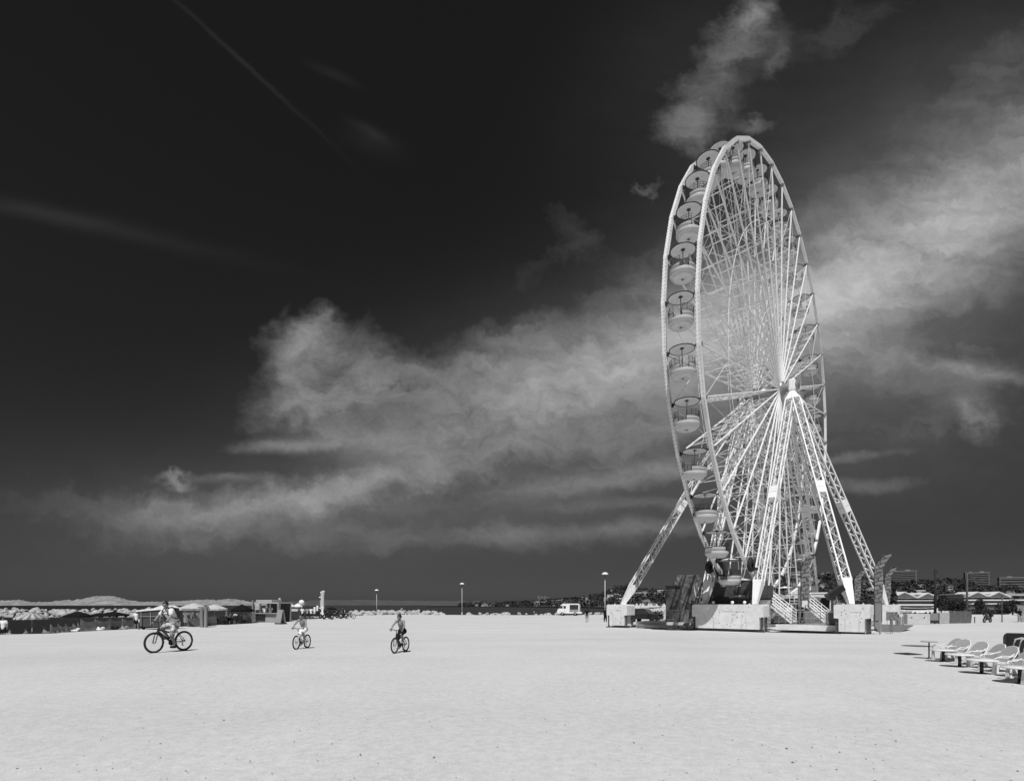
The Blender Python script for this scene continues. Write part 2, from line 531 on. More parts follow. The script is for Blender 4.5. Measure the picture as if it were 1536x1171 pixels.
def interp(tab, x):
    for (a, b), (c, d) in zip(tab, tab[1:]):
        if x <= c:
            return b + (d - b) * max(0, (x - a)) / (c - a)
    return tab[-1][1]
from mathutils import noise as mn
def ridge(name, tab, dist, base_z, m, rough, p0, p1, step, depth, rows=7, fz=18.0):
    """a real hillside: rises from the shore at dist to its crest at dist+depth, then falls away"""
    b = MB()
    n = 0; grid = []
    px = p0
    while px <= p1:
        grid.append(px); px += step
    prof = [(0, 0), (.18, .16), (.4, .42), (.65, .72), (.85, .93), (1, 1), (1.3, .7), (1.7, -.1)]
    vs = []
    for fr, hh in prof:
        d = dist + depth * fr
        for px in grid:
            h = CZ - (interp(tab, px) - HY) / F * (dist + depth) - base_z
            q = Vector((px * .16, fr * 5, 0))
            nzv = mn.fractal(q, 1.0, 2.0, 5) * rough * (1 if 0 < fr else .1)
            vs.append(((px - CX) / F * (dist + depth * fr), d, base_z + max(-.5, h * hh + nzv * (0.25 + hh))))
    k = len(grid)
    b.add(vs, [(i * k + j, i * k + j + 1, (i + 1) * k + j + 1, (i + 1) * k + j) for i in range(len(prof) - 1) for j in range(k - 1)])
    return tag(b.build(name, m), kind='structure')
ISLE = mat('island_limestone', .30, .95, .3, .012, .8, .05, v2=.14)
ridge('island', [(-400, 902), (0, 900.5), (20, 899.5), (35, 900), (50, 903), (75, 902), (85, 900.5), (100, 899.5), (112, 899.5), (125, 897.5), (140, 894), (165, 893), (180, 896), (195, 900), (215, 902.5), (270, 901), (300, 899), (318, 898.5), (326, 900), (335, 898.5), (345, 897.5), (358, 899), (372, 902), (400, 904), (440, 906.5), (470, 909)], 5200, -2.6, ISLE, 8, -400, 470, 1.5, 400)
COASTD = mat('distant_dark_coast', .075, .95, .2, .004, v2=.05)
ridge('far_coast', [(380, 908), (420, 903), (480, 899.5), (560, 899.5), (640, 900.5), (720, 901.5), (800, 903.5), (900, 906)], 9000, -2.6, COASTD, 14, 380, 900, 8, 900)
HILL = mat('hill_scrub', .07, .95, .4, .02, .6, .1, v2=.03)
HT = [(640, 911), (690, 909.5), (720, 908), (745, 906), (775, 903), (800, 902), (830, 899), (870, 897), (895, 893), (910, 889), (925, 882), (945, 880), (960, 884), (985, 887), (1010, 886), (1040, 882), (1100, 876), (1150, 870), (1200, 866), (1235, 864), (1275, 864), (1310, 870), (1345, 877), (1400, 873), (1440, 873), (1470, 882), (1500, 884), (1536, 886), (1700, 880), (2200, 890)]
def hill_d(px):
    return 900 + 1300 * (1 - sstep(690, 1000, px))
# the wooded hill behind the park (its distance shortens towards the right)
b = MB(); b.smooth = True
prof = [(0, 0), (.15, .12), (.3, .27), (.45, .44), (.6, .62), (.75, .8), (.88, .95), (1, 1), (1.3, .75), (1.8, -.1)]
gp = [640 + 6 * i for i in range(240)]
def hill_pt(px, fr):
    D = hill_d(px)
    d = D * (.62 + .38 * fr)
    h = CZ - (interp(HT, px) + 3.0 - HY) / F * D + 1.0
    hh = interp([(a, c) for a, c in prof], fr)
    z = -1.0 + h * hh + mn.fractal(Vector((px * .03, fr * 4, 2)), 1, 2, 4) * 2.5 * min(1, fr * 3) * (h / 40)
    return Vector(((px - CX) / F * d, d, z))
vs = [hill_pt(px, fr) for fr, hh in prof for px in gp]
k = len(gp)
b.add(vs, [(i * k + j, i * k + j + 1, (i + 1) * k + j + 1, (i + 1) * k + j) for i in range(len(prof) - 1) for j in range(k - 1)])
tag(b.build('hills', HILL), kind='structure')

# houses and towers on the hill
HWALL = [mat('house_wall_a', .50, .85, .1, .2), mat('house_wall_b', .36, .85, .1, .2), mat('house_wall_c', .62, .85, .1, .2)]
HROOF = [mat('house_roof_a', .24, .9, .15, .5), mat('house_roof_b', .33, .9, .15, .5)]
HWIN = mat('house_window_dark', .12, .3, .1, 1)
def house_proto(w, d, h, roof, wi, ri):
    m = MB()
    m.box((0, 0, h / 2 - 2), (w, d, h + 4))
    m.cur = 1
    if roof == 'gable':
        o = .6
        m.prism([(-d / 2 - o, 0), (d / 2 + o, 0), (0, h * .38)], -w / 2 - o, w / 2 + o, lambda a, b_, t: (t, a, h + b_))
    elif roof == 'hip':
        o = .6
        x, y_ = w / 2 + o, d / 2 + o
        m.add([(-x, -y_, h), (x, -y_, h), (x, y_, h), (-x, y_, h), (-x + y_, 0, h * 1.35), (x - y_, 0, h * 1.35)], [(0, 1, 5, 4), (1, 2, 5), (2, 3, 4, 5), (3, 0, 4), (0, 3, 2, 1)])
    else:
        m.box((0, 0, h + .25), (w + .7, d + .7, .5))
        m.box((w * .2, 0, h + 1.2), (w * .3, d * .5, 1.4))
    m.cur = 2
    nf = max(1, int(h / 3)); nw = max(2, int(w / 3.2))
    for f in range(nf):
        for q in range(nw):
            m.box((-w / 2 + (q + .5) * w / nw, -d / 2 - .02, 1.6 + f * 2.9), (1.3, .16, 1.4))
    o = m.build('hillside_house', [HWALL[wi], HROOF[ri], HWIN])
    return tag(o, 'pale house among dark trees on the wooded hillside', 'house', 'pale houses scattered over the hillside')
protos = [house_proto(12, 9, 6, 'hip', 0, 0), house_proto(16, 9, 6, 'gable', 2, 1), house_proto(20, 10, 7, 'flat', 1, 0), house_proto(11, 9, 5, 'gable', 1, 0), house_proto(26, 11, 9, 'flat', 2, 1), house_proto(14, 8, 4, 'flat', 2, 0)]
for i, o in enumerate(protos):
    o.location = hill_pt(960 + i * 61, .5 + .06 * i); o.rotation_euler = (0, 0, jit(0, .5))
HOUSES = []
spots = [(r[0], r[1]) for r in zip(rng.uniform(700, 1600, 260), rng.uniform(.03, .93, 260))]
cnt = 0
for px, fr in spots:
    if 1040 < px < 1130 and fr < .5: continue
    if any(abs(px - a) < 7 and abs(fr - c) < .07 for a, c in HOUSES): continue
    if 920 < px < 960 and fr > .6: continue
    HOUSES.append((px, fr))
    o = protos[cnt % 6].copy()
    COL.objects.link(o)
    o.location = hill_pt(px, fr) + Vector((0, 0, .5))
    o.rotation_euler = (0, 0, jit(0, .6) - (px - CX) / F * .4)
    s_ = random.uniform(.38, .85) * (hill_d(px) / 1000) ** .4
    o.scale = (s_, s_, s_)
    cnt += 1
    if cnt > 165: break

def foliage(m, c, rad, n, size, r_=rng):
    """leaf clumps spread through an uneven crown volume"""
    for _ in range(n):
        v = r_.normal(size=3); v /= np.linalg.norm(v) + 1e-9
        v *= r_.uniform(.25, 1.0) ** .45
        p = Vector((c[0] + v[0] * rad[0], c[1] + v[1] * rad[1], c[2] + v[2] * rad[2]))
        a = Vector(r_.normal(size=3)).normalized() * size * r_.uniform(.5, 1.3)
        bb = Vector(r_.normal(size=3)).normalized() * size * r_.uniform(.5, 1.3)
        m.add([p - a, p + bb * .6, p + a, p - bb * .7], [(0, 1, 2, 3)])
# the woods of the hill: one far-off mass of crowns
m = MB()
for i in range(4600):
    px = rng.uniform(690, 1640); fr = rng.uniform(0.02, 1.02)
    if mn.noise(Vector((px * .02, fr * 3.2, 5))) < -.33 and fr < .85: continue
    D = hill_d(px)
    s_ = rng.uniform(3.2, 6.5) * (D / 1000) ** .5
    if any(abs(px - a) < 4 and -.02 < c - fr < .05 for a, c in HOUSES): continue
    p = hill_pt(px, fr)
    if px > 1330: s_ *= 1.25
    foliage(m, (p.x, p.y, p.z + s_ * .7), (s_ * 1.1, s_ * 1.0, s_ * .85), 16, s_ * .42)
tag(m.build('woodland', FOL), 'dark woods covering the far hillside', 'woods', kind='stuff')

BLOCKM = mat('block_concrete', .17, .85, .2, .3)
def block(px0, px1, ytop, ybot, d, label, floors, m=HWALL[1], name='apartment_block', group=None, dep=14):
    x0, x1 = (px0 - CX) / F * d, (px1 - CX) / F * d
    zt, zb = CZ - (ytop - HY) / F * d, CZ - (ybot - HY) / F * d
    t = thing(name, label, 'apartment block', ((x0 + x1) / 2, d, zb), -((px0 + px1) / 2 - CX) / F * .55, group)
    w, h = abs(x1 - x0), zt - zb
    q = MB(); q.box((0, dep / 2, h / 2 - 4), (w, dep, h + 8)); q.build('wall', m, t)
    q = MB()
    for f in range(floors):
        z = (f + .45) * h / floors
        q.box((0, -.5, z), (w * .94, 1.2, h / floors * .30))
    q.build('window_band', mat('window_band_dark', .10, .5, .3, .15), t)
    q = MB(); q.box((0, dep / 2, h + .6), (w + 1, dep + 1, 1.2)); q.box((w * .2, dep / 2, h + 2.2), (w * .18, dep * .5, 2.6)); q.box((-w * .27, dep / 2, h + 1.9), (w * .12, dep * .5, 2.0)); q.build('roof', HROOF[0], t)
    return t
block(1337, 1371, 856.5, 880, 1150, 'wide grey apartment slab on the hill crest right of the flags', 9, BLOCKM)
block(1452, 1480, 859, 880, 1150, 'grey apartment block on the hill behind the second utility pole', 8, BLOCKM)
block(1508, 1560, 866, 894, 900, 'broad terraced apartment block at the right edge of the hill', 7, BLOCKM)
block(1012, 1021, 874, 886, 1000, 'small framed block on the hill left of the painted cabin', 3)
block(1232, 1247, 860, 868, 1150, 'pale block on top of the hill between the flag and the bright leg', 3, HWALL[0])
for i, (a, w, tp) in enumerate(((806.5, 3.2, 894.5), (811, 3.2, 895), (815.5, 3.2, 894.5), (820, 3, 895.5))):
    block(a, a + w, tp, 903, 2300, 'narrow pale tower in the row of four on the headland', 8, HWALL[0], 'tower_block', 'row of towers on the headland', 18)

# ------------------------------------------------------------------ the ferris wheel (local x along the wheel, local -y towards its front bearing)
AZ = 0.725
WC = Vector((25.718, 50.165, 0))
HZW = CZ + 20.638
RW, NB, PH, GAP = 20.0, 36, -0.674, 2.445
wheel = thing('ferris_wheel', 'tall white ferris wheel with round open gondolas on lattice legs and white ballast boxes', 'ferris wheel', WC, math.pi / 2 - AZ)
def L(u, n, z):                                      # wheel coordinates: along the wheel, out of its front, up
    return Vector((u, -n, z))
def LW(u, n, z=0):
    return Vector((WC.x + u * math.sin(AZ) + n * math.cos(AZ), WC.y + u * math.cos(AZ) - n * math.sin(AZ), z))
STEP = 2 * math.pi / NB
def rp(r, k, n, off=0.0):
    t = PH + STEP * k + off
    return L(r * math.sin(t), n, HZW + r * math.cos(t))
def ring(m, r, n, w, h, kk=NB, lights=False):
    vs = []
    for k in range(kk):
        for dr, dn in ((-h / 2, -w / 2), (-h / 2, w / 2), (h / 2, w / 2), (h / 2, -w / 2)):
            vs.append(rp(r + dr, k * NB / kk, n + dn))
    m.add(vs, [(i * 4 + a, i * 4 + (a + 1) % 4, ((i + 1) % kk) * 4 + (a + 1) % 4, ((i + 1) % kk) * 4 + a) for i in range(kk) for a in range(4)])
for n_, sg in ((0.0, 1), (-GAP, -1)):
    m = MB()
    ring(m, RW, n_, .24, .30)
    m.cur = 1
    for k in range(NB):                              # rows of bulbs along the rim edges
        a, c = rp(RW + .16, k, n_), rp(RW + .16, k + 1, n_)
        for j in range(1, 13):
            p = a.lerp(c, j / 13)
            for dn in (-.10, .10):
                m.box(p + Vector((0, dn, 0)), (.036, .036, .036))
    for k in range(NB):
        a = rp(RW - .22, k, n_)
        m.box(a, (.20, .34, .2))
    m.build('rim', [WHITE, GREY], wheel)
for n_ in (0.0, -GAP):
    for k in range(NB):
        m = MB()
        m.tube(rp(.6, k, n_), rp(RW - .14, k, n_), .075, .07, 6, False)
        m.build('spoke', WHITE, wheel)
LEV = [3.2, 5.6, 8.0, 10.4, 12.8, 15.2, 17.6]
for k in range(NB):
    m = MB()
    for i, r in enumerate(LEV):
        m.tube(rp(r, k, -.06), rp(r, k, -GAP + .06), .034, n=5, cap=False)
        m.box(rp(r, k, 0), (.13, .13, .13))
        if i:
            m.tube(rp(LEV[i - 1], k, -.05), rp(r, k, -GAP + .05), .02, n=4, cap=False)
            m.tube(rp(r, k, -.05), rp(LEV[i - 1], k, -GAP + .05), .02, n=4, cap=False)
    m.build('spoke_bracing', WHITE2, wheel)
for n_ in (0.0, -GAP):
    for r in (14.2, 7.2):
        m = MB()
        for k in range(NB):
            m.tube(rp(r, k, n_), rp(r, k + 1, n_), .028, n=5, cap=False)
        if r > 10:
            for k in range(0, NB, 2):
                m.tube(rp(r, k, n_ - .02), rp(RW - .3, k + 1, n_ - .02), .02, n=4, cap=False)
                m.tube(rp(r, k + 2, n_ - .02), rp(RW - .3, k + 1, n_ - .02), .02, n=4, cap=False)
        m.build('tie_ring', WHITE2, wheel)
m = MB()
m.lathe([(.01, 1.55), (.42, 1.55), (.42, .3), (.68, .26), (.68, -.12), (.5, -.16), (.5, GAP - .2 - 2 * GAP + 0.0), (.68, -GAP + .14), (.68, -GAP - .26), (.42, -GAP - .3), (.42, -GAP - 1.5), (.01, -GAP - 1.5)], (0, 0, HZW), 24, axis='y')
for i in range(len(m.v)):
    x, y_, z = m.v[i]; m.v[i] = (x, -y_, z)
m.build('hub', STEEL, wheel)
HF, HB = L(0, 1.05, HZW - .1), L(0, -GAP - 1.0, HZW - .1)
for h_ in (HF, HB):
    m = MB()
    m.box(h_ + Vector((0, 0, .1)), (1.0, .62, 1.15), bev=.12)
    m.build('bearing_housing', WHITE, wheel)

def lattice_leg(p, q, w=.62, name='support_leg'):
    p, q = Vector(p), Vector(q)
    m = MB()
    d = (q - p); Ln = d.length; d /= Ln
    a = d.cross(Vector((0, 0, 1))).normalized(); b_ = a.cross(d).normalized()
    top, foot = 1.05, 1.9
    def c(t, i, ww=w):
        return p + d * t + a * ww / 2 * (1 if i in (1, 2) else -1) + b_ * ww / 2 * (1 if i in (2, 3) else -1)
    for i in range(4):
        m.bar(c(top, i), c(Ln - foot, i), .105, .105, a)
    n = int((Ln - top - foot) / (w * 1.02))
    st = (Ln - top - foot) / n
    for s_ in range(4):
        i, j = s_, (s_ + 1) % 4
        for k in range(n):
            t0 = top + k * st
            x0, x1 = (i, j) if (k + (s_ > 1)) % 2 else (j, i)
            m.tube(c(t0, x0), c(t0 + st, x1), 0.027, n=5, cap=False)
    # solid bolted sleeves part way down, tapered head and foot
    for t0 in (Ln * .52,):
        for e in (-.62, .02):
            o = len(m.v)
            m.bar(p + d * (t0 + e), p + d * (t0 + e + .60), w + .11, w + .11, b_)
    m.bar(p + d * .05, p + d * 1.2, .26, .26, b_, w + .10, w + .10)
    m.bar(p + d * (Ln - foot - .25), p + d * Ln, w + .105, w + .105, b_, .34, .34)
    return m.build(name, WHITE, wheel)
FEET = {}
for u_, n_, hd in ((-10.3, .75, HF), (-9.6, 7.2, HF), (10.2, .9, HF), (10.0, 7.2, HF), (-10.2, -GAP - .9, HB), (-9.9, -11.45, HB), (10.2, -GAP - .9, HB), (10.0, -11.4, HB)):
    q = L(u_, n_, 2.15)
    dirv = (q - hd).normalized()
    lattice_leg(hd + dirv * .2 + Vector((.25 * (1 if u_ > 0 else -1), 0, -.3)), q)

def ballast(u_, n_, wn_, wu, jacks=True, z0=.22):
    m = MB()
    a, q_ = wn_ / 2, wn_ / 2 - .31
    m.prism([(-q_, z0), (q_, z0), (q_, 1.16), (a, 1.2), (a, 2.08), (a - .05, 2.16), (a - .16, 2.2), (-a + .16, 2.2), (-a + .05, 2.16), (-a, 2.08), (-a, 1.2), (-q_, 1.16)], -wu / 2, wu / 2, lambda x, y_, t: L(u_ + t, n_ + x, y_))
    for e in (-.28, .28):
        m.box(L(u_, n_ + e * wn_, 2.22), (.14, .10, .10))
    m.cur = 1
    for s_ in (-1, 1):
        for e in (-.38, .38):
            p = L(u_ + e * wu, n_ + s_ * (wn_ / 2 - .16), 0)
            m.box(p + Vector((0, 0, .66)), (.13, .13, 1.06))
            m.tube(p + Vector((0, 0, .06)), p + Vector((0, 0, .3)), .09, n=8)
            m.box(p + Vector((0, 0, .04)), (.42, .42, .1))
    m.box(L(u_, n_, .09), (wu - .3, wn_ - .9, .14))
    r_ = random.Random(int(wn_ * 10 + n_ * 7 + u_))
    sg = -1 if u_ < 0 else 1
    for _ in range(int(5 * wn_)):
        m.box(L(u_ + sg * wu / 2, n_ + r_.uniform(-.42, .42) * wn_ * .8, r_.uniform(.4, 2.05)), (.03, .05, .05))
    m.box(L(u_ + sg * wu / 2, n_ + .1 * wn_, 1.62), (.012, wn_ * .3, .02))
    for e in (-.18, .21):
        m.box(L(u_ + sg * wu / 2, n_ + e * wn_, (z0 + 1.16) / 2), (.008, .014, 1.16 - z0))
    m.cur = 0
    return m.build('ballast_box', [BOXWHITE, DGREY], wheel)
ballast(-10.1, -11.5, 2.2, 1.5)
ballast(-10.3, -1.25, 5.7, 1.5)
ballast(-9.6, 7.32, 2.2, 1.5)
ballast(10.2, 7.2, 2.2, 1.5)
ballast(10.3, -1.25, 5.7, 1.5)
ballast(10.2, -11.5, 2.2, 1.5)
# deck, fascia, boarding stairs, drive tyres
m = MB()
m.box(L(0, 4.15, .47), (18.6, 4.2, .26), bev=.02)
m.box(L(0, -7.2, .47), (18.6, 6.2, .26), bev=.02)
m.cur = 1
m.box(L(-9.36, 4.15, .40), (.1, 4.2, .44))
m.box(L(9.22, 4.15, .42), (.1, 4.2, .42))
m.box(L(-9.36, -7.2, .40), (.1, 6.0, .36))
for u_ in (-8, -4, 0, 4, 8):
    for n_ in (2.4, 5.8, -4.6, -9.6):
        m.box(L(u_, n_, .17), (.25, .25, .34))
m.build('boarding_deck', [ALU, WHITE2], wheel)
# chain of ramp plates on the left side, bowed outwards
m = MB()
for i in range(9):
    a0 = -9.8 + i * .72
    bow = -9.75 - .55 * math.sin(math.pi * (i + .5) / 9)
    m.box(L(bow, a0 + .36, .30 + .012 * (i % 2)), (1.05, .74, .10), bev=.02)
    m.box(L(bow - .42, a0 + .36, .165), (.08, .7, .17))
m.build('access_ramp', ALU, wheel)
m = MB()
m.box(L(-8.6, -1.3, 2.45), (.35, 5.6, .55))
m.box(L(-6.2, -1.3, .75), (4.4, 3.6, .25))
m.box(L(8.6, -1.3, 2.45), (.35, 5.6, .55))
m.build('skirt_panel', BLACKP, wheel)
m = MB()
for i in range(13):
    hgt = 1.0 + .5 * abs(math.sin(i * 2.1)) + (.4 if i % 4 == 1 else 0)
    m.box(L(-7.9 - .002 * i, -3.9 + i * .43, 2.74 + hgt / 2), (.06, .44 if i % 2 else .40, hgt))
m.build('backdrop_panel', DGREY, wheel)
for n_ in (-3.35, -2.4, -.85, .1):
    m = MB()
    m.ball(L(-10.75, n_, 2.36), .13, 8)
    m.tube(L(-10.75, n_, 2.19), L(-10.75, n_, 2.3), .05, n=8)
    m.build('globe_lamp', LAMPW, wheel)
for n_, s_ in ((.46, 1), (-GAP - .46, -1)):
    m = MB()
    m.lathe([(.2, -.12), (.50, -.15), (.56, -.08), (.56, .08), (.50, .15), (.2, .12)], L(-10.35, n_, 5.35), 20, axis='y')
    m.box(L(-9.75, n_ + .12 * s_, 5.1), (1.0, .2, .2))
    m.build('drive_wheel', BLACK, wheel)
m = MB()                                             # dark angled guard between the drive wheels
m.prism([(-1.0, 2.3), (-.2, 2.6), (.3, 1.2), (.4, .0), (-.2, -.1), (-.5, 1.0)], -.25, .25, lambda a, b_, t: L(-8.6 + t, -2.5 + a, 4.3 + b_))
m.build('drive_guard', BLACKP, wheel)
m = MB()
m.box(L(3.2, 2.0, 1.8), (1.7, 1.2, 2.3), bev=.05)
m.cur = 1
m.box(L(2.32, 2.0, 2.15), (.06, .95, .9)); m.box(L(3.2, 2.62, 2.15), (1.3, .06, .9))
m.build('control_cabin', [GREY, GLASS], wheel)

def staircase(u_, n0, n1, z0, z1, w):
    m = MB()
    k = 9
    for i in range(k):
        t = (i + .5) / k
        m.box(L(u_, n0 + (n1 - n0) * t, z0 + (z1 - z0) * t), (w - .12, .26, .04))
    for s_ in (-1, 1):
        m.bar(L(u_ + s_ * w / 2, n0, z0), L(u_ + s_ * w / 2, n1, z1), .05, .14)
    m.box(L(u_, n0 - .55, z0 + .02), (w, 1.06, .06))
    for s_ in (-1, 1):
        m.box(L(u_ + s_ * (w / 2 - .08), n0 - .9, z0 / 2 + .3), (.09, .09, z0 - .62)); m.box(L(u_ + s_ * (w / 2 - .08), n0 - .2, z0 / 2 + .3), (.09, .09, z0 - .62))
    o = m.build('staircase', WHITE, wheel)
    r = MB()
    for s_ in (-1, 1):
        for h_ in (1.05, .78, .52, .27):
            r.tube(L(u_ + s_ * w / 2, n0, z0 + h_), L(u_ + s_ * w / 2, n1, z1 + h_), .028, n=5)
            r.tube(L(u_ + s_ * w / 2, n0 - 1.05, z0 + h_), L(u_ + s_ * w / 2, n0, z0 + h_), .024, n=5)
        for t in (0, .33, .67, 1):
            a = L(u_ + s_ * w / 2, n0 + (n1 - n0) * t, z0 + (z1 - z0) * t)
            r.tube(a, a + Vector((0, 0, 1.07)), .03, n=5)
        a = L(u_ + s_ * w / 2, n0 - 1.05, z0); r.tube(a, a + Vector((0, 0, 1.07)), .03, n=5)
    r.build('railing', WHITE, o)
    return o
staircase(-6.8, .95, 2.75, 2.25, .68, 1.5)
staircase(-2.4, 2.6, 4.3, 2.25, .68, 1.6)
# low railing on the front deck edge
m = MB()
for i in range(9):
    a = L(-9.1, 2.2 + i * .49, .6); m.tube(a, a + Vector((0, 0, 1.0)), .018, n=5)
for h_ in (1.0, .55):
    m.tube(L(-9.1, 2.2, .6 + h_), L(-9.1, 6.12, .6 + h_), .018, n=5)
m.build('deck_railing', STEEL, wheel)

# gondolas: tub with canopy, pole, railing and hanger as its pieces
def make_gondola():
    m = MB()
    n = 32
    rr = .86
    def wall(skip):
        prof_o = [(rr, -1.30), (rr + .01, -1.66), (rr - .03, -1.76), (rr - .16, -1.80), (rr - .20, -1.83), (rr - .24, -1.97), (.12, -2.02), (.10, -1.96), (rr - .30, -1.80), (rr - .06, -1.66), (rr - .05, -1.30), (rr, -1.30)]
        return prof_o
    # body below the doors goes all round, side walls leave two door gaps
    m.lathe([(rr, -1.55), (rr + .01, -1.68), (rr - .03, -1.80), (rr - .10, -1.85), (rr - .13, -1.87), (rr - .16, -1.95), (rr - .20, -1.99), (.12, -2.03), (.10, -1.93), (rr - .28, -1.78), (rr - .05, -1.66), (rr - .05, -1.55), (rr, -1.55)], n=n)
    for a in (0, math.pi):
        m.lathe([(rr, -1.25), (rr, -1.552), (rr - .05, -1.552), (rr - .05, -1.25), (rr, -1.25)], n=14, a0=a + .36, a1=a + math.pi - .36)
    m.cur = 1
    m.ball((0, 0, -2.02), .085, 8, (1, 1, .3))
    for a in (0, math.pi):
        m.path([(rr * math.cos(t) * .985, rr * math.sin(t) * .985, z) for t, z in [(a + .34, -1.54), (a + .35, -1.24)] + [(a + .36 + (math.pi - .72) * i / 14, -1.235) for i in range(15)] + [(a + math.pi - .35, -1.24), (a + math.pi - .34, -1.54)]], .032, 5)
    tub = m.build('gondola', [TUB, DARK], wheel)
    c = MB()
    c.lathe([(.01, .22), (.10, .20), (.5, .11), (.83, .02), (.845, -.01), (.82, -.012), (.5, .04), (.01, .10)], n=32)
    c.cur = 1
    c.path([(.85 * math.cos(2 * math.pi * i / 32), .85 * math.sin(2 * math.pi * i / 32), .0) for i in range(32)], .036, 6, True)
    c.tube((0, 0, .05), (0, 0, .07), .14, n=10)
    c.build('canopy', [CANOPY, DARK], tub)
    p = MB()
    p.tube((0, 0, -1.9), (0, 0, .1), .035, n=8)
    p.lathe([(.05, -1.45), (.27, -1.45), (.27, -1.41), (.05, -1.41)], n=16)
    for z in (-.95, -.82, -.69):
        p.ball((0, 0, z), .055, 6)
    p.build('pole', STEEL, tub)
    q = MB()
    for a in (0, math.pi):
        for z in (-.80, -.95, -1.10):
            q.path([(rr * .98 * math.cos(a + .36 + (math.pi - .72) * i / 14), rr * .98 * math.sin(a + .36 + (math.pi - .72) * i / 14), z) for i in range(15)], .018, 4)
        for i in range(7):
            t = a + .36 + (math.pi - .72) * i / 6
            q.tube((rr * .98 * math.cos(t), rr * .98 * math.sin(t), -1.25), (rr * .98 * math.cos(t), rr * .98 * math.sin(t), -.79), .016, n=4)
    q.build('railing', DARK, tub)
    s_ = MB()
    for a in (0, math.pi):
        for e in (-.5, .5):
            s_.path([(rr * .9 * math.cos(a + 1.57 + e), rr * .9 * math.sin(a + 1.57 + e), z) for z in (-1.62, -1.52, -1.45)], .03, 4)
        s_.lathe([(.40, -1.52), (.80, -1.52), (.80, -1.47), (.40, -1.47)], n=12, a0=a + .5, a1=a + math.pi - .5)
    s_.build('bench', LGREY, tub)
    return tub
gon = make_gondola()
hang = MB()
for s_ in (-1, 1):
    hang.tube((0, s_ * .84, .0), (0, s_ * (GAP / 2 - .10), .0), .045, n=6)
    hang.box((0, s_ * (GAP / 2 - .16), -.0), (.16, .14, .26))
for k in range(NB):
    p = rp(RW - .10, k, -GAP / 2)
    g = gon if k == 0 else copy_tree(gon)
    if k: g.parent = wheel
    g.location = p
    g.rotation_euler = (jit(0, .03), jit(0, .03), random.uniform(0, 6.28))
m_h = None
for k in range(NB):
    if m_h is None:
        o = hang.build('gondola_axle', DARK, wheel); m_h = o
    else:
        o = m_h.copy(); COL.objects.link(o); o.parent = wheel
    o.location = rp(RW - .10, k, -GAP / 2)

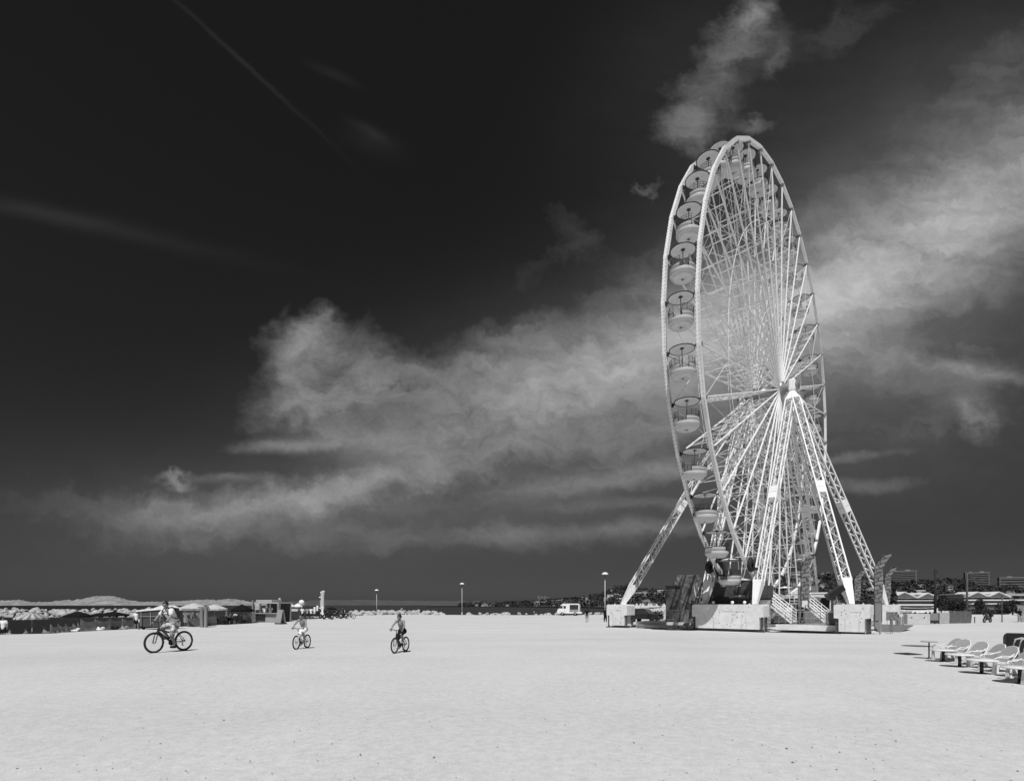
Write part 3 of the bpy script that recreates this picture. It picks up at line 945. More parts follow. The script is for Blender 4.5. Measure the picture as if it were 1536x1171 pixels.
# ------------------------------------------------------------------ figures
def remeshed(m, name, mt, vox, parent=None, smooth=4):
    """melt overlapping volumes into ONE continuous skin"""
    o = m.build(name, mt, parent)
    a = o.modifiers.new('r', 'REMESH'); a.mode = 'VOXEL'; a.voxel_size = vox; a.use_smooth_shade = True
    b_ = o.modifiers.new('s', 'SMOOTH'); b_.factor = .5; b_.iterations = smooth
    dg = bpy.context.evaluated_depsgraph_get()
    me = bpy.data.meshes.new_from_object(o.evaluated_get(dg))
    o.modifiers.clear()
    o.data = me
    if not me.materials:
        me.materials.append(mt)
    return o
def limb(m, p, q, r1, r2):
    m.tube(p, q, r1, r2, 10)
    m.ball(p, r1, 6); m.ball(q, r2, 6)
V = Vector
def lerp(a, b_, t):
    return V(a).lerp(V(b_), t)
def figure(J, label, group=None, vox=.03, shirt=None, shorts=None, shoes=None, hair=HAIR, sleeve=.5, short_len=.75, fingers=False, face=True, skin=SKIN, long_legs=None):
    """J: joints pelvis, spine, chest, neck, head, and l_/r_ shoulder, elbow, hand, hip, knee, ankle, toe"""
    J = {k: V(v) for k, v in J.items()}
    m = MB()
    limb(m, J['pelvis'], J['spine'], .135, .125)
    limb(m, J['spine'], J['chest'], .125, .145)
    limb(m, J['chest'], J['neck'], .10, .055)
    limb(m, J['l_shoulder'], J['r_shoulder'], .066, .066)
    limb(m, J['l_hip'], J['r_hip'], .105, .105)
    limb(m, J['neck'], J['head'], .052, .06)
    h = J['head']; fd = V(J.get('face', (1, 0, 0))).normalized(); sd = V((-fd.y, fd.x, 0)).normalized()
    o = len(m.v)
    m.ball((0, 0, 0), 1.0, 10)
    for i in range(o, len(m.v)):
        a = V(m.v[i])
        k = 1 - .18 * max(0, -a.z)
        m.v[i] = tuple(h + fd * a.x * .098 * k + sd * a.y * .076 * k + V((0, 0, a.z * .118)))
    m.ball(h + fd * .100 + V((0, 0, -.012)), .018, 5); m.ball(h + fd * .092 + V((0, 0, .012)), .013, 5)
    m.ball(h + fd * .062 + V((0, 0, -.085)), .034, 5)
    for s_ in (-1, 1):
        m.ball(h + sd * s_ * .078 + V((0, 0, -.01)), .024, 5)
    for s_ in ('l_', 'r_'):
        limb(m, J[s_ + 'shoulder'], J[s_ + 'elbow'], .052, .040)
        limb(m, J[s_ + 'elbow'], J[s_ + 'hand'], .040, .027)
        limb(m, J[s_ + 'hip'], J[s_ + 'knee'], .088, .055)
        limb(m, J[s_ + 'knee'], lerp(J[s_ + 'knee'], J[s_ + 'ankle'], .35), .055, .058)
        limb(m, lerp(J[s_ + 'knee'], J[s_ + 'ankle'], .35), J[s_ + 'ankle'], .058, .037)
        limb(m, J[s_ + 'ankle'] - V((0, 0, .03)), J[s_ + 'toe'], .040, .030)
        hd = J[s_ + 'hand']
        ad = (hd - J[s_ + 'elbow']).normalized()
        if fingers:                                  # palm behind the grip, four fingers bent over it, thumb underneath
            y0 = 1 if s_ == 'l_' else -1
            limb(m, hd, hd + ad * .055 + V((0, 0, .012)), .024, .026)
            g = hd + ad * .085
            for i, (ln, rr) in enumerate(((.9, .0095), (1.05, .010), (1.0, .0095), (.8, .0085))):
                dy = V((0, y0 * (-.033 + .021 * i), 0))
                pts = [g + dy + V((-.025, 0, .020)), g + dy + V((.004, 0, .034)), g + dy + V((.032 * ln, 0, .012)), g + dy + V((.026 * ln, 0, -.016)), g + dy + V((.004, 0, -.026))]
                for a, c_ in zip(pts, pts[1:]):
                    limb(m, a, c_, rr, rr * .93)
            t0 = g + V((-.035, -y0 * .03, .0))
            limb(m, t0, t0 + V((.018, -y0 * .018, -.022)), .012, .011); limb(m, t0 + V((.018, -y0 * .018, -.022)), t0 + V((.046, -y0 * .012, -.030)), .011, .009)
        else:
            limb(m, hd, hd + ad * .07, .032, .028); limb(m, hd + ad * .06, hd + ad * .14, .026, .015)
            limb(m, hd + ad * .03, hd + ad * .07 + V((.03, 0, .0)), .013, .010)
    body = remeshed(m, 'person', skin, vox)
    tag(body, label, 'person', group)
    g = .016 if vox < .02 else .022
    if shirt:
        m = MB()
        limb(m, lerp(J['pelvis'], J['spine'], -.12), J['spine'], .148 + g, .136 + g)
        limb(m, J['spine'], J['chest'], .132 + g, .15 + g)
        limb(m, J['l_shoulder'], J['r_shoulder'], .07 + g, .07 + g)
        limb(m, J['chest'], lerp(J['chest'], J['neck'], .6), .12, .07)
        for s_ in ('l_', 'r_'):
            limb(m, J[s_ + 'shoulder'], lerp(J[s_ + 'shoulder'], J[s_ + 'elbow'], sleeve), .058 + g, .056 + g)
        remeshed(m, 'shirt', shirt, max(vox, .014), body)
    if shorts:
        m = MB()
        limb(m, J['l_hip'], J['r_hip'], .112 + g, .112 + g)
        limb(m, J['pelvis'], lerp(J['pelvis'], J['spine'], .35), .14 + g, .135 + g)
        for s_ in ('l_', 'r_'):
            limb(m, J[s_ + 'hip'], lerp(J[s_ + 'hip'], J[s_ + 'knee'], short_len), .098 + g, .082 + g)
            if long_legs:
                limb(m, J[s_ + 'knee'], lerp(J[s_ + 'knee'], J[s_ + 'ankle'], .92), .075 + g, .05 + g)
        remeshed(m, 'trousers' if long_legs else 'shorts', shorts, max(vox, .014), body)
    if shoes:
        for s_ in ('l_', 'r_'):
            m = MB()
            a, t_ = J[s_ + 'ankle'], J[s_ + 'toe']
            limb(m, a + V((-.03, 0, -.04)), a + V((0, 0, -.02)), .045, .05)
            limb(m, a + V((-.02, 0, -.05)), t_ + V((.01, 0, 0)), .047, .042)
            remeshed(m, 'shoe', shoes, max(vox * .8, .012), body)
    if hair:
        m = MB()
        o = len(m.v)
        m.ball((0, 0, 0), 1.0, 12)
        for i in range(o, len(m.v)):
            a = V(m.v[i])
            cut = max(a.z, -.35 + .75 * max(0, a.x)) if a.x > -.2 else max(a.z, -.45)
            m.v[i] = tuple(h + fd * (a.x * .106 - .010) + sd * a.y * .087 + V((0, 0, cut * .126 + .012)))
        m.build('hair', hair, body)
    if face and vox < .02:
        for s_ in (-1, 1):
            m = MB(); m.ball(h + fd * .088 + sd * s_ * .032 + V((0, 0, .014)), .011, 6); m.build('eye', BLACKP, body)
        m = MB(); m.ball(h + fd * .088 + V((0, 0, -.052)), .02, 6, (.5, 1.1, .3)); m.build('mouth', mat('lip', .16, .6), body)
    return body
def stand(lean=0.0, arms=0, h=1.72, stride=.08):
    k = h / 1.72
    J = dict(pelvis=(0, 0, .93), spine=(.01 + lean * .2, 0, 1.12), chest=(lean * .5, 0, 1.30), neck=(lean * .7, 0, 1.48), head=(.02 + lean, 0, 1.61),
             l_shoulder=(lean * .55, .18, 1.41), r_shoulder=(lean * .55, -.18, 1.41), l_hip=(0, .09, .90), r_hip=(0, -.09, .90),
             l_knee=(.03 + stride * .6, .11, .50), r_knee=(.03 - stride * .4, -.11, .50), l_ankle=(-.03 + stride, .12, .10), r_ankle=(-.03 - stride, -.12, .10),
             l_toe=(.13 + stride, .14, .04), r_toe=(.13 - stride, -.14, .04))
    if arms == 0:
        J.update(l_elbow=(-.02, .25, 1.15), r_elbow=(-.02, -.25, 1.15), l_hand=(.06, .26, .91), r_hand=(.06, -.26, .91))
    elif arms == 1:
        J.update(l_elbow=(.08, .27, 1.18), r_elbow=(-.02, -.25, 1.15), l_hand=(.28, .2, 1.25), r_hand=(.06, -.26, .91))
    else:
        J.update(l_elbow=(.02, .32, 1.18), r_elbow=(.02, -.32, 1.18), l_hand=(.1, .17, 1.02), r_hand=(.1, -.17, 1.02))
    return {a: V(b_) * k for a, b_ in J.items()}
def sit(seat=.42, lean=-.1):
    return dict(pelvis=(0, 0, seat + .1), spine=(lean * .4, 0, seat + .3), chest=(lean * .8, 0, seat + .5), neck=(lean, 0, seat + .68), head=(lean + .03, 0, seat + .81),
                l_shoulder=(lean, .18, seat + .6), r_shoulder=(lean, -.18, seat + .6), l_hip=(.02, .1, seat + .08), r_hip=(.02, -.1, seat + .08),
                l_knee=(.42, .14, seat + .1), r_knee=(.42, -.14, seat + .1), l_ankle=(.45, .14, .1), r_ankle=(.45, -.14, .1), l_toe=(.6, .15, .04), r_toe=(.6, -.15, .04),
                l_elbow=(.08, .25, seat + .32), r_elbow=(.08, -.25, seat + .32), l_hand=(.3, .17, seat + .22), r_hand=(.3, -.17, seat + .22))
def ride(lean=0.0, down='l_', look=(1, 0, 0)):
    u_ = 'r_' if down == 'l_' else 'l_'
    yd = 1 if down == 'l_' else -1
    J = dict(pelvis=(-.20, 0, .95), spine=(-.15 + lean * .4, 0, 1.13), chest=(-.07 + lean * .8, 0, 1.28), neck=(.0 + lean, 0, 1.43), head=(.06 + lean, 0, 1.555), face=look,
             l_shoulder=(-.02 + lean, .175, 1.365), r_shoulder=(-.02 + lean, -.175, 1.365), l_hip=(-.2, .085, .925), r_hip=(-.2, -.085, .925),
             l_elbow=(.14 + lean * .5, .285, 1.17), r_elbow=(.14 + lean * .5, -.285, 1.17), l_hand=(.30, .275, 1.035), r_hand=(.30, -.275, 1.035))
    J[down + 'knee'] = (.02, yd * .12, .57); J[down + 'ankle'] = (-.11, yd * .125, .235); J[down + 'toe'] = (.03, yd * .13, .165)
    J[u_ + 'knee'] = (.18, -yd * .125, .80); J[u_ + 'ankle'] = (-.05, -yd * .125, .50); J[u_ + 'toe'] = (.09, -yd * .13, .445)
    return J

# ------------------------------------------------------------------ bicycles (local x forwards, ground at 0)
def make_bicycle(label, frame_mat, group=None):
    t = thing('bicycle', label, 'bicycle', group=group)
    wr = .335
    for x in (.52, -.53):
        m = MB()
        m.path([(x + (wr - .024) * math.cos(2 * math.pi * i / 36), 0, wr + (wr - .024) * math.sin(2 * math.pi * i / 36)) for i in range(36)], .031, 8, True)
        w = m.build('wheel', BLACK, t)
        m = MB()
        m.path([(x + (wr - .058) * math.cos(2 * math.pi * i / 36), 0, wr + (wr - .058) * math.sin(2 * math.pi * i / 36)) for i in range(36)], .012, 5, True)
        m.build('rim', STEEL, w)
        m = MB()
        for i in range(18):
            a = 2 * math.pi * i / 18
            m.tube((x, .03 * (-1) ** i, wr), (x + (wr - .06) * math.cos(a), 0, wr + (wr - .06) * math.sin(a)), .0022, n=3, cap=False)
        m.tube((x, -.05, wr), (x, .05, wr), .022, n=8)
        m.build('spoke_set', STEEL, w)
    m = MB()
    bb, ht, hb, st = V((-.10, 0, .30)), V((.355, 0, .84)), V((.395, 0, .70)), V((-.235, 0, .80))
    m.tube(hb, bb, .037, n=8); m.tube(ht - V((0, 0, .10)), st - V((-.045, 0, .20)), .028, n=8); m.tube(bb, st, .02, n=8); m.tube(ht, hb, .027, n=8)
    for s_ in (-1, 1):
        m.tube(bb + V((0, s_ * .03, 0)), V((-.53, s_ * .06, wr)), .012, n=6)
        m.tube(st + V((.02, s_ * .02, -.06)), V((-.53, s_ * .06, wr)), .011, n=6)
    m.build('frame', frame_mat, t)
    m = MB()
    m.tube(hb, hb + V((.03, 0, -.06)), .028, n=8)
    m.box(hb + V((.035, 0, -.05)), (.05, .15, .05))
    for s_ in (-1, 1):
        m.tube(hb + V((.035, s_ * .065, -.05)), V((.52, s_ * .06, wr)), .019, .013, n=8)
    m.build('fork', frame_mat, t)
    m = MB()
    m.tube(ht, V((.345, 0, .95)), .016, n=8); m.tube(V((.345, 0, .95)), V((.40, 0, .985)), .016, n=8)
    m.path([(.37, -.31, 1.025), (.385, -.16, 1.02), (.40, -.06, .985), (.40, .06, .985), (.385, .16, 1.02), (.37, .31, 1.025)], .016, 6)
    hbr = m.build('handlebar', BLACKP, t)
    for s_ in (-1, 1):
        m = MB(); m.tube((.372, s_ * .21, 1.022), (.37, s_ * .32, 1.025), .018, n=8)
        m.build('grip', BLACK, hbr)
    m = MB()
    m.tube(st, st + V((-.025, 0, .08)), .013, n=6)
    m.prism([(-.14, .07), (-.10, .085), (.0, .05), (.13, .022), (.15, 0), (.13, -.022), (.0, -.05), (-.10, -.085), (-.14, -.07)], .875, .915, lambda a, b_, z: V((-.26 + a, b_, z)))
    m.build('saddle', BLACK, t)
    m = MB()
    m.lathe([(.02, -.05), (.095, -.05), (.095, -.042), (.02, -.042)], (bb.x, 0, bb.z), 18, axis='y')
    m.tube(bb + V((0, -.07, 0)), bb + V((0, .07, 0)), .018, n=6)
    m.bar(bb + V((0, .08, 0)), bb + V((.02, .08, -.17)), .02, .02); m.bar(bb + V((0, -.08, 0)), bb + V((-.02, -.08, .17)), .02, .02)
    m.path([(bb.x, -.046, bb.z + .095), (-.53, -.046, wr + .04)], .006, 4); m.path([(bb.x, -.046, bb.z - .095), (-.53, -.046, wr - .04)], .006, 4)
    m.path([(-.53, -.05, wr - .04), (-.50, -.05, wr - .12), (-.54, -.05, wr - .17)], .018, 5)
    cr = m.build('crankset', BLACKP, t)
    for p in ((bb.x + .02, .125, bb.z - .17), (bb.x - .02, -.125, bb.z + .17)):
        m = MB(); m.box(p, (.09, .09, .022)); m.build('pedal', BLACK, cr)
    return t
def mid(front, ang, sc=1.0):
    """ground point under the bike's origin from its front-wheel contact and heading"""
    h_ = V((math.cos(ang), math.sin(ang), 0))
    p = V(front) - h_ * .52 * sc
    p.z = G(p.x, p.y)
    return p
a1 = math.atan2(-.945, -.33)
b1 = make_bicycle('black adult mountain bike ridden by the man in the white shirt', BLACKP)
f1 = V(((231 - CX) / F * 16.95, 16.95, 0))
c1 = mid(f1, a1); b1.location = c1; b1.rotation_euler = (0, 0, a1)
SHIRT = mat('white_tee', .70, .85, .10, 5, .35, 9)
SHORTP = mat('patterned_shorts', .78, .85, .5, 9, v2=.10, detail=2)
r1 = figure(ride(.07, 'l_', (.85, .5, 0)), 'man in white shirt and pale patterned shorts riding the large bike', vox=.010, shirt=SHIRT, shorts=SHORTP, shoes=BLACK, sleeve=.55, short_len=.72, fingers=True)
r1.location = c1; r1.rotation_euler = (0, 0, a1)
bp_ = MB()                                           # backpack on the man's back
bp_.box((-.215, 0, 1.27), (.15, .28, .38), bev=.05)
bp_.box((-.30, 0, 1.21), (.05, .2, .2), bev=.02)
bk = bp_.build('backpack', BLACKP, None)
tag(bk, "black backpack worn by the man on the large bike", 'backpack')
bk.location = c1; bk.rotation_euler = (0, 0, a1)
m = MB()
for s_ in (-1, 1):
    m.path([(-.15, s_ * .10, 1.44), (-.02, s_ * .105, 1.485), (.09, s_ * .11, 1.46), (.172, s_ * .11, 1.36), (.15, s_ * .13, 1.24), (.05, s_ * .175, 1.15), (-.10, s_ * .178, 1.10), (-.22, s_ * .13, 1.10)], .017, 5)
m.path([(.172, -.11, 1.33), (.195, 0, 1.33), (.172, .11, 1.33)], .012, 5)
m.build('strap', BLACKP, bk)
# the two children
a2 = math.atan2(-.985, -.10)
s2 = .745
f2 = V(((444.5 - CX) / F * 18.35, 18.35, 0))
c2 = mid(f2, a2, s2)
b2 = make_bicycle("small pale framed children's bike under the child in white shorts", mat('pale_bike_paint', .55, .4))
b2.location = c2; b2.rotation_euler = (0, 0, a2); b2.scale = (s2,) * 3
r2 = figure(ride(.02, 'r_', (1, -.15, 0)), 'bare chested child with dark cap hair and white shorts cycling', vox=.012, shirt=None, shorts=CLOTHW, shoes=mat('sand_shoes', .3, .8), short_len=.8, fingers=True, group='children cycling over the gravel')
r2.location = c2; r2.rotation_euler = (0, 0, a2); r2.scale = (s2, s2, s2)
a3 = math.atan2(-.965, -.26)
f3 = V(((592 - CX) / F * 16.85, 16.85, 0))
c3 = mid(f3, a3, s2)
b3 = make_bicycle("black children's bike under the child in black shorts", BLACKP)
b3.location = c3; b3.rotation_euler = (0, 0, a3); b3.scale = (s2,) * 3
r3 = figure(ride(.04, 'r_', (.8, -.6, 0)), 'bare chested child with short dark hair and black shorts cycling', vox=.012, shirt=None, shorts=CLOTHB, shoes=mat('sand_shoes', .3, .8), short_len=.85, fingers=True, group='children cycling over the gravel')
r3.location = c3; r3.rotation_euler = (0, 0, a3); r3.scale = (s2, s2, s2)

# ------------------------------------------------------------------ lamp posts
def make_lamp(h, label):
    t = thing('street_lamp', label, 'street lamp', group='lamp posts along the shore')
    m = MB(); m.tube((0, 0, 0), (0, 0, h - 1.15), .085, .065, 10); m.lathe([(.16, 0), (.16, .5), (.09, .6)], n=12); m.build('pole', LGREY, t)
    m = MB(); m.tube((0, 0, h - 1.15), (0, 0, h - .3), .03, n=8)
    m.lathe([(.07, h - 1.17), (.11, h - 1.12), (.11, h - 1.0), (.05, h - .95)], n=12); m.build('neck', DGREY, t)
    m = MB()
    m.lathe([(.01, h), (.18, h - .03), (.36, h - .12), (.47, h - .25), (.50, h - .33), (.47, h - .335), (.34, h - .2), (.01, h - .1)], n=20)
    m.build('lamp_shade', LAMPW, t)
    return t
lampA = make_lamp(7.0, 'dome topped lamp post standing alone right of the centre of the shore')
lampA.location = P(693, 114)
dup(lampA, P(565, 119), 0, 'dome topped lamp post behind and left of the child in black shorts').scale = (.93,) * 3
dup(lampA, P(907.5, 77.5), 0, 'dome topped lamp post beside the leftmost white ballast box')
dup(lampA, P(419.5, 190, z=-2.4), 0, 'dome topped lamp post rising behind the beach hut roof')
dup(lampA, P(480.5, 165, z=-2.2), 0, 'dome topped lamp post partly hidden by the white stone column')

# ------------------------------------------------------------------ boulders
def boulder(seed):
    r_ = random.Random(seed)
    m = MB()
    m.ball((0, 0, 0), 1.0, 7)
    pl = [V((r_.uniform(-1, 1), r_.uniform(-1, 1), r_.uniform(-.6, 1))).normalized() for _ in range(9)]
    ds = [r_.uniform(.55, .9) for _ in pl]
    for i in range(len(m.v)):
        v = V(m.v[i])
        for n_, d_ in zip(pl, ds):
            e = v.dot(n_) - d_
            if e > 0: v -= n_ * e
        m.v[i] = (v.x * 1.25, v.y, v.z * .8)
    m.sm = [False] * len(m.sm)
    return m.build('boulder', ROCK)
BL = [boulder(i) for i in range(7)]
def put_boulder(i, p, s, label, group):
    o = BL[i % 7] if not BL[i % 7].get('label') else BL[i % 7].copy()
    if o.name not in COL.objects: COL.objects.link(o)
    o.location = p
    o.rotation_euler = (jit(0, .5), jit(0, .5), random.uniform(0, 6.28))
    o.scale = (s, s * random.uniform(.8, 1.1), s * random.uniform(.8, 1.05))
    tag(o, label, 'boulder', group)
n = 0
for row, (dd, zz) in enumerate(((203, -2.4), (206, -1.8), (209, -1.1), (212, -.5), (215, -.1))):
    for i in range(38 - row * 2):
        px = -60 + i * (8.1 + row * .5) + random.uniform(-3, 3)
        if px > 300: continue
        put_boulder(n, P(px, dd + random.uniform(-1.5, 1.5), z=zz + random.uniform(-.4, .3)), random.uniform(.75, 1.75), 'pale boulder of the breakwater across the water at the left', 'boulders of the left breakwater'); n += 1
for i in range(150):
    px = random.uniform(498, 662)
    if i > 90: px = random.choice((random.uniform(498, 600), random.uniform(560, 668)))
    t = sstep(690, 640, px) if px > 640 else 1
    d = edge_d(px) + random.uniform(.5, 9)
    put_boulder(n, P(px, d, z=-.35 + random.uniform(0, .95) * (1 - sstep(640, 685, px))), random.uniform(.35, .95), 'pale boulder in the low rock bank along the middle shore', 'boulders of the shore bank'); n += 1
for i in range(60):
    px = random.choice((random.uniform(735, 765), random.uniform(755, 838), random.uniform(700, 745), random.uniform(880, 905)))
    d = edge_d(px) + random.uniform(.3, 4)
    put_boulder(n, P(px, d, z=-.25 + random.uniform(0, .5)), random.uniform(.25, .7), 'pale rock on the water edge left of the food van', 'rocks by the food van'); n += 1

# ------------------------------------------------------------------ food van
def make_van():
    d = 107.0
    t = thing('food_van', 'white old fashioned food van with an open dark serving hatch parked by the water', 'van', P(853.5, d), R(-14))
    prof = [(-2.25, .45), (-2.3, .9), (-2.2, 1.25), (-1.95, 1.45), (-1.55, 2.15), (-1.2, 2.35), (2.05, 2.35), (2.2, 2.2), (2.2, .45)]
    m = MB(); m.prism(prof, -.95, .95, lambda a, b_, c_: V((a, c_, b_))); m.box((.4, 0, 2.40), (3.2, 1.7, .1), bev=.04)
    m.box((2.42, 0, .6), (.42, 1.5, .35)); m.build('body', WHITE, t)
    m = MB(); m.box((1.15, -.96, 1.72), (1.75, .05, .95)); m.build('serving_hatch', GLASS, t)
    m = MB(); m.box((1.15, -1.08, 1.2), (1.85, .3, .06)); m.build('counter', ALU, t)
    m = MB(); m.box((-.75, -.965, 1.72), (.5, .04, .5)); m.build('side_window', GLASS, t)
    m = MB(); m.add([(-1.92, -.85, 1.5), (-1.92, .85, 1.5), (-1.58, .85, 2.08), (-1.58, -.85, 2.08), (-1.97, -.85, 1.52), (-1.97, .85, 1.52), (-1.62, .85, 2.1), (-1.62, -.85, 2.1)], [(4, 7, 6, 5), (0, 1, 2, 3), (0, 4, 5, 1), (1, 5, 6, 2), (2, 6, 7, 3), (3, 7, 4, 0)]); m.box((-1.55, -.965, 1.74), (.78, .04, .5)); m.build('windscreen', GLASS, t)
    m = MB(); m.box((-.75, -.962, 1.0), (.7, .03, .85)); m.build('door', WHITE2, t)
    for s_ in (-.6, .6):
        m = MB(); m.lathe([(.01, -.04), (.12, -.04), (.12, .04)], (-2.28, s_, .95), 12, axis='x'); m.build('headlight', CHROME, t)
    for x in (-1.25, 1.35):
        for s_ in (-.9, .9):
            m = MB(); m.lathe([(.01, -.1), (.24, -.12), (.34, -.1), (.36, 0), (.34, .1), (.24, .12), (.01, .1)], (x, s_, .36), 16, axis='y'); w = m.build('wheel', BLACK, t)
            m = MB(); m.lathe([(.01, -.14), (.17, -.13), (.18, -.11)], (x, s_, .36), 12, axis='y'); m.build('hubcap', STEEL, w)
make_van()
# ------------------------------------------------------------------ cars
def make_car(label, paint):
    t = thing('parked_car', label, 'car')
    prof = [(-2.0, .35), (-2.05, .7), (-1.95, .92), (-1.0, 1.0), (1.75, 1.02), (2.0, .9), (2.02, .4)]
    m = MB(); m.prism(prof, -.85, .85, lambda a, b_, c_: V((a, c_, b_))); 
    m.build('body', paint, t)
    m = MB(); m.prism([(-1.0, .99), (-.35, 1.45), (1.1, 1.47), (1.75, 1.01)], -.72, .72, lambda a, b_, c_: V((a, c_, b_))); m.build('cabin_glass', GLASS, t)
    m = MB(); m.prism([(-.38, 1.45), (-.3, 1.50), (1.05, 1.52), (1.15, 1.46)], -.7, .7, lambda a, b_, c_: V((a, c_, b_))); m.build('roof', paint, t)
    for x in (-1.25, 1.25):
        for s_ in (-.8, .8):
            m = MB(); m.lathe([(.01, -.1), (.22, -.11), (.31, -.08), (.31, .08), (.22, .11), (.01, .1)], (x, s_, .31), 16, axis='y'); m.build('wheel', BLACK, t)
    for s_ in (-.6, .6):
        m = MB(); m.box((-2.0, s_, .72), (.08, .3, .14)); m.build('headlight', CHROME, t)
    return t
c_ = make_car('black parked car behind the leftmost white ballast box', BLACKP)
c_.location = P(968, 66); c_.rotation_euler = (0, 0, R(140)); c_.scale = (1.0, 1, 1.05)
c_ = make_car('pale parked car among the row in front of the gabled building', WHITE2)
c_['group'] = 'parked cars before the gabled building'
c_.location = P(1368, 120); c_.rotation_euler = (0, 0, R(15))
for px, d in ((1361, 125), (1376, 118), (1384, 122), (1356, 135), (1390, 130)):
    dup(c_, P(px, d), R(jit(10, 20)))

# ------------------------------------------------------------------ people near and far
def place(o, p, deg):
    o.location = p; o.rotation_euler = (0, 0, R(deg)); return o
place(figure(stand(0, 0), 'man in black shirt and grey shorts standing right of the food van', shirt=CLOTHB, shorts=CLOTHG, shoes=BLACK, vox=.025), P(880.5, 66), 80)
place(figure(stand(0, 1), 'person all in black standing against the lamp post by the ballast box', shirt=CLOTHB, shorts=CLOTHB, shoes=BLACK, vox=.025, short_len=1, long_legs=True), P(908, 67), -100)
place(figure(stand(.05, 0), 'person in white shirt half hidden by the leftmost ballast box', shirt=CLOTHW, shorts=CLOTHG, shoes=BLACK, vox=.025), P(914.5, 67), 180)
place(figure(stand(0, 2), 'person standing on the shore rocks above the child in black shorts', shirt=CLOTHG, shorts=CLOTHB, vox=.035), P(602.5, 121, z=-.1), -90)
place(figure(sit(.3), 'dark figure sitting on the shore rocks left of the lamp post', shirt=CLOTHB, shorts=CLOTHB, vox=.035), P(631.5, 122, z=-.2), 60)
place(figure(stand(.15, 1), 'person bending by the water left of the food van', shirt=CLOTHB, shorts=CLOTHG, vox=.035), P(801.5, 113, z=-.15), 170)
place(figure(stand(0, 0), 'bather in white top standing on the beach at the left edge', shirt=CLOTHW, shorts=CLOTHB, vox=.025), P(5.5, 41, z=-.55), -80)
place(figure(stand(0, 0, 1.6), 'slim bather standing left of the rubbish skip', shirt=CLOTHW, shorts=CLOTHB, vox=.025), P(205, 47, z=.0), -60)
for px, dy in ((18, 39), (34, 40), (68, 41), (72, 43)):
    o = place(figure(sit(.05, -.25), 'bather sitting on the sand below the edge of the gravel', vox=.03, shorts=CLOTHB, group='bathers sitting on the sand'), P(px, dy, z=-.62), random.uniform(0, 360))
for i, (px, lab) in enumerate(((453.5, 'man in white shirt and black shorts seen from behind, leftmost of the three'), (461, 'man in grey shirt and black shorts standing between two others'), (466.5, 'man in white shirt and black shorts standing next to the motorbikes'))):
    place(figure(stand(0, 2, 1.78), lab, shirt=(CLOTHW, CLOTHG, CLOTHW)[i], shorts=CLOTHB, vox=.03, shoes=CLOTHW, group='men standing by the motorbikes'), P(px, 76 + i * .8), 90 + i * 12)
place(figure(stand(0, 1, 1.75), 'dark clad person standing beyond the motorbikes near the parked bicycle', shirt=CLOTHB, shorts=CLOTHB, vox=.03, long_legs=True), P(515, 86), 200)
place(figure(stand(0, 1, 1.75), 'dark clad person behind the large motorbike', shirt=CLOTHB, shorts=CLOTHB, vox=.03, long_legs=True), P(505.5, 88), 120)
place(figure(stand(0, 0, 1.7), 'woman in white dress standing under the first pale parasol', shirt=CLOTHW, shorts=CLOTHW, vox=.03, short_len=.9), P(278.5, 53), -90)
place(figure(stand(0, 0, 1.7), 'person in white shirt and dark trousers under the first pale parasol', shirt=CLOTHW, shorts=CLOTHB, vox=.03, long_legs=True), P(287, 53.5), -70)
place(figure(stand(.05, 1, 1.65), 'person in pale striped clothes beside the thick timber post', shirt=CLOTHW, shorts=CLOTHG, vox=.03, long_legs=True), P(297.5, 52.5), -30)
place(figure(sit(.45), 'grey haired person with bare back sitting at the dark tables', shorts=CLOTHB, vox=.03, hair=mat('grey_hair', .2, .8)), P(341, 59), 40)
place(figure(sit(.45), 'person in white shirt sitting on the right of the dark tables', shirt=CLOTHW, shorts=CLOTHB, vox=.03), P(352.5, 59.5), 170)
place(figure(stand(0, 0, 1.7), 'dark clad person at the right edge near the thin post', shirt=CLOTHB, shorts=CLOTHG, vox=.03), P(1529.5, 64), -90)
for px in (397, 406):
    place(figure(stand(0, 0, 1.7), 'vendor in the dark inside of the beach hut', shirt=CLOTHW, shorts=CLOTHB, vox=.03, group='vendors in the beach hut'), P(px, 66, z=.35), -80)

# ------------------------------------------------------------------ left beach: parasols, nets, skip, hut, stall
def parasol(name, label, p, r, h, top, mt, panels=8, sides=16, valance=.14, group=None, pole=CHROME, tilt=0):
    t = thing(name, label, 'parasol', p, tilt, group)
    m = MB()
    n = panels * 2
    def rr(i): return r * (1 if i % 2 == 0 else .965)
    vs = [(0, 0, top)]
    for f_, z in ((.5, top - (top - h) * .42), (1.0, h)):
        for i in range(n):
            a = 2 * math.pi * i / n
            vs.append((rr(i) * f_ * math.cos(a), rr(i) * f_ * math.sin(a), z - (.02 if i % 2 and f_ == 1 else 0)))
    for i in range(n):
        a = 2 * math.pi * i / n
        vs.append((rr(i) * math.cos(a), rr(i) * math.sin(a), h - valance + .03 * (i % 2)))
    for i in range(n):
        j = (i + 1) % n
        m.cur = i % 2 if isinstance(mt, (list, tuple)) else 0
        m.add([vs[0], vs[1 + i], vs[1 + j]], [(0, 1, 2)])
        m.add([vs[1 + i], vs[1 + n + i], vs[1 + n + j], vs[1 + j]], [(0, 1, 2, 3)])
        m.add([vs[1 + n + i], vs[1 + 2 * n + i], vs[1 + 2 * n + j], vs[1 + n + j]], [(0, 1, 2, 3)])
    m.build('canopy', mt, t)
    m = MB(); m.tube((0, 0, -.3), (0, 0, top + .08), .028, n=8); m.build('pole', pole, t)
    m = MB()
    for i in range(panels):
        a = 2 * math.pi * i * 2 / n
        m.tube((0, 0, top - .04), (r * .98 * math.cos(a), r * .98 * math.sin(a), h + .0), .009, n=4, cap=False)
    m.build('rib', pole, t)
    return t
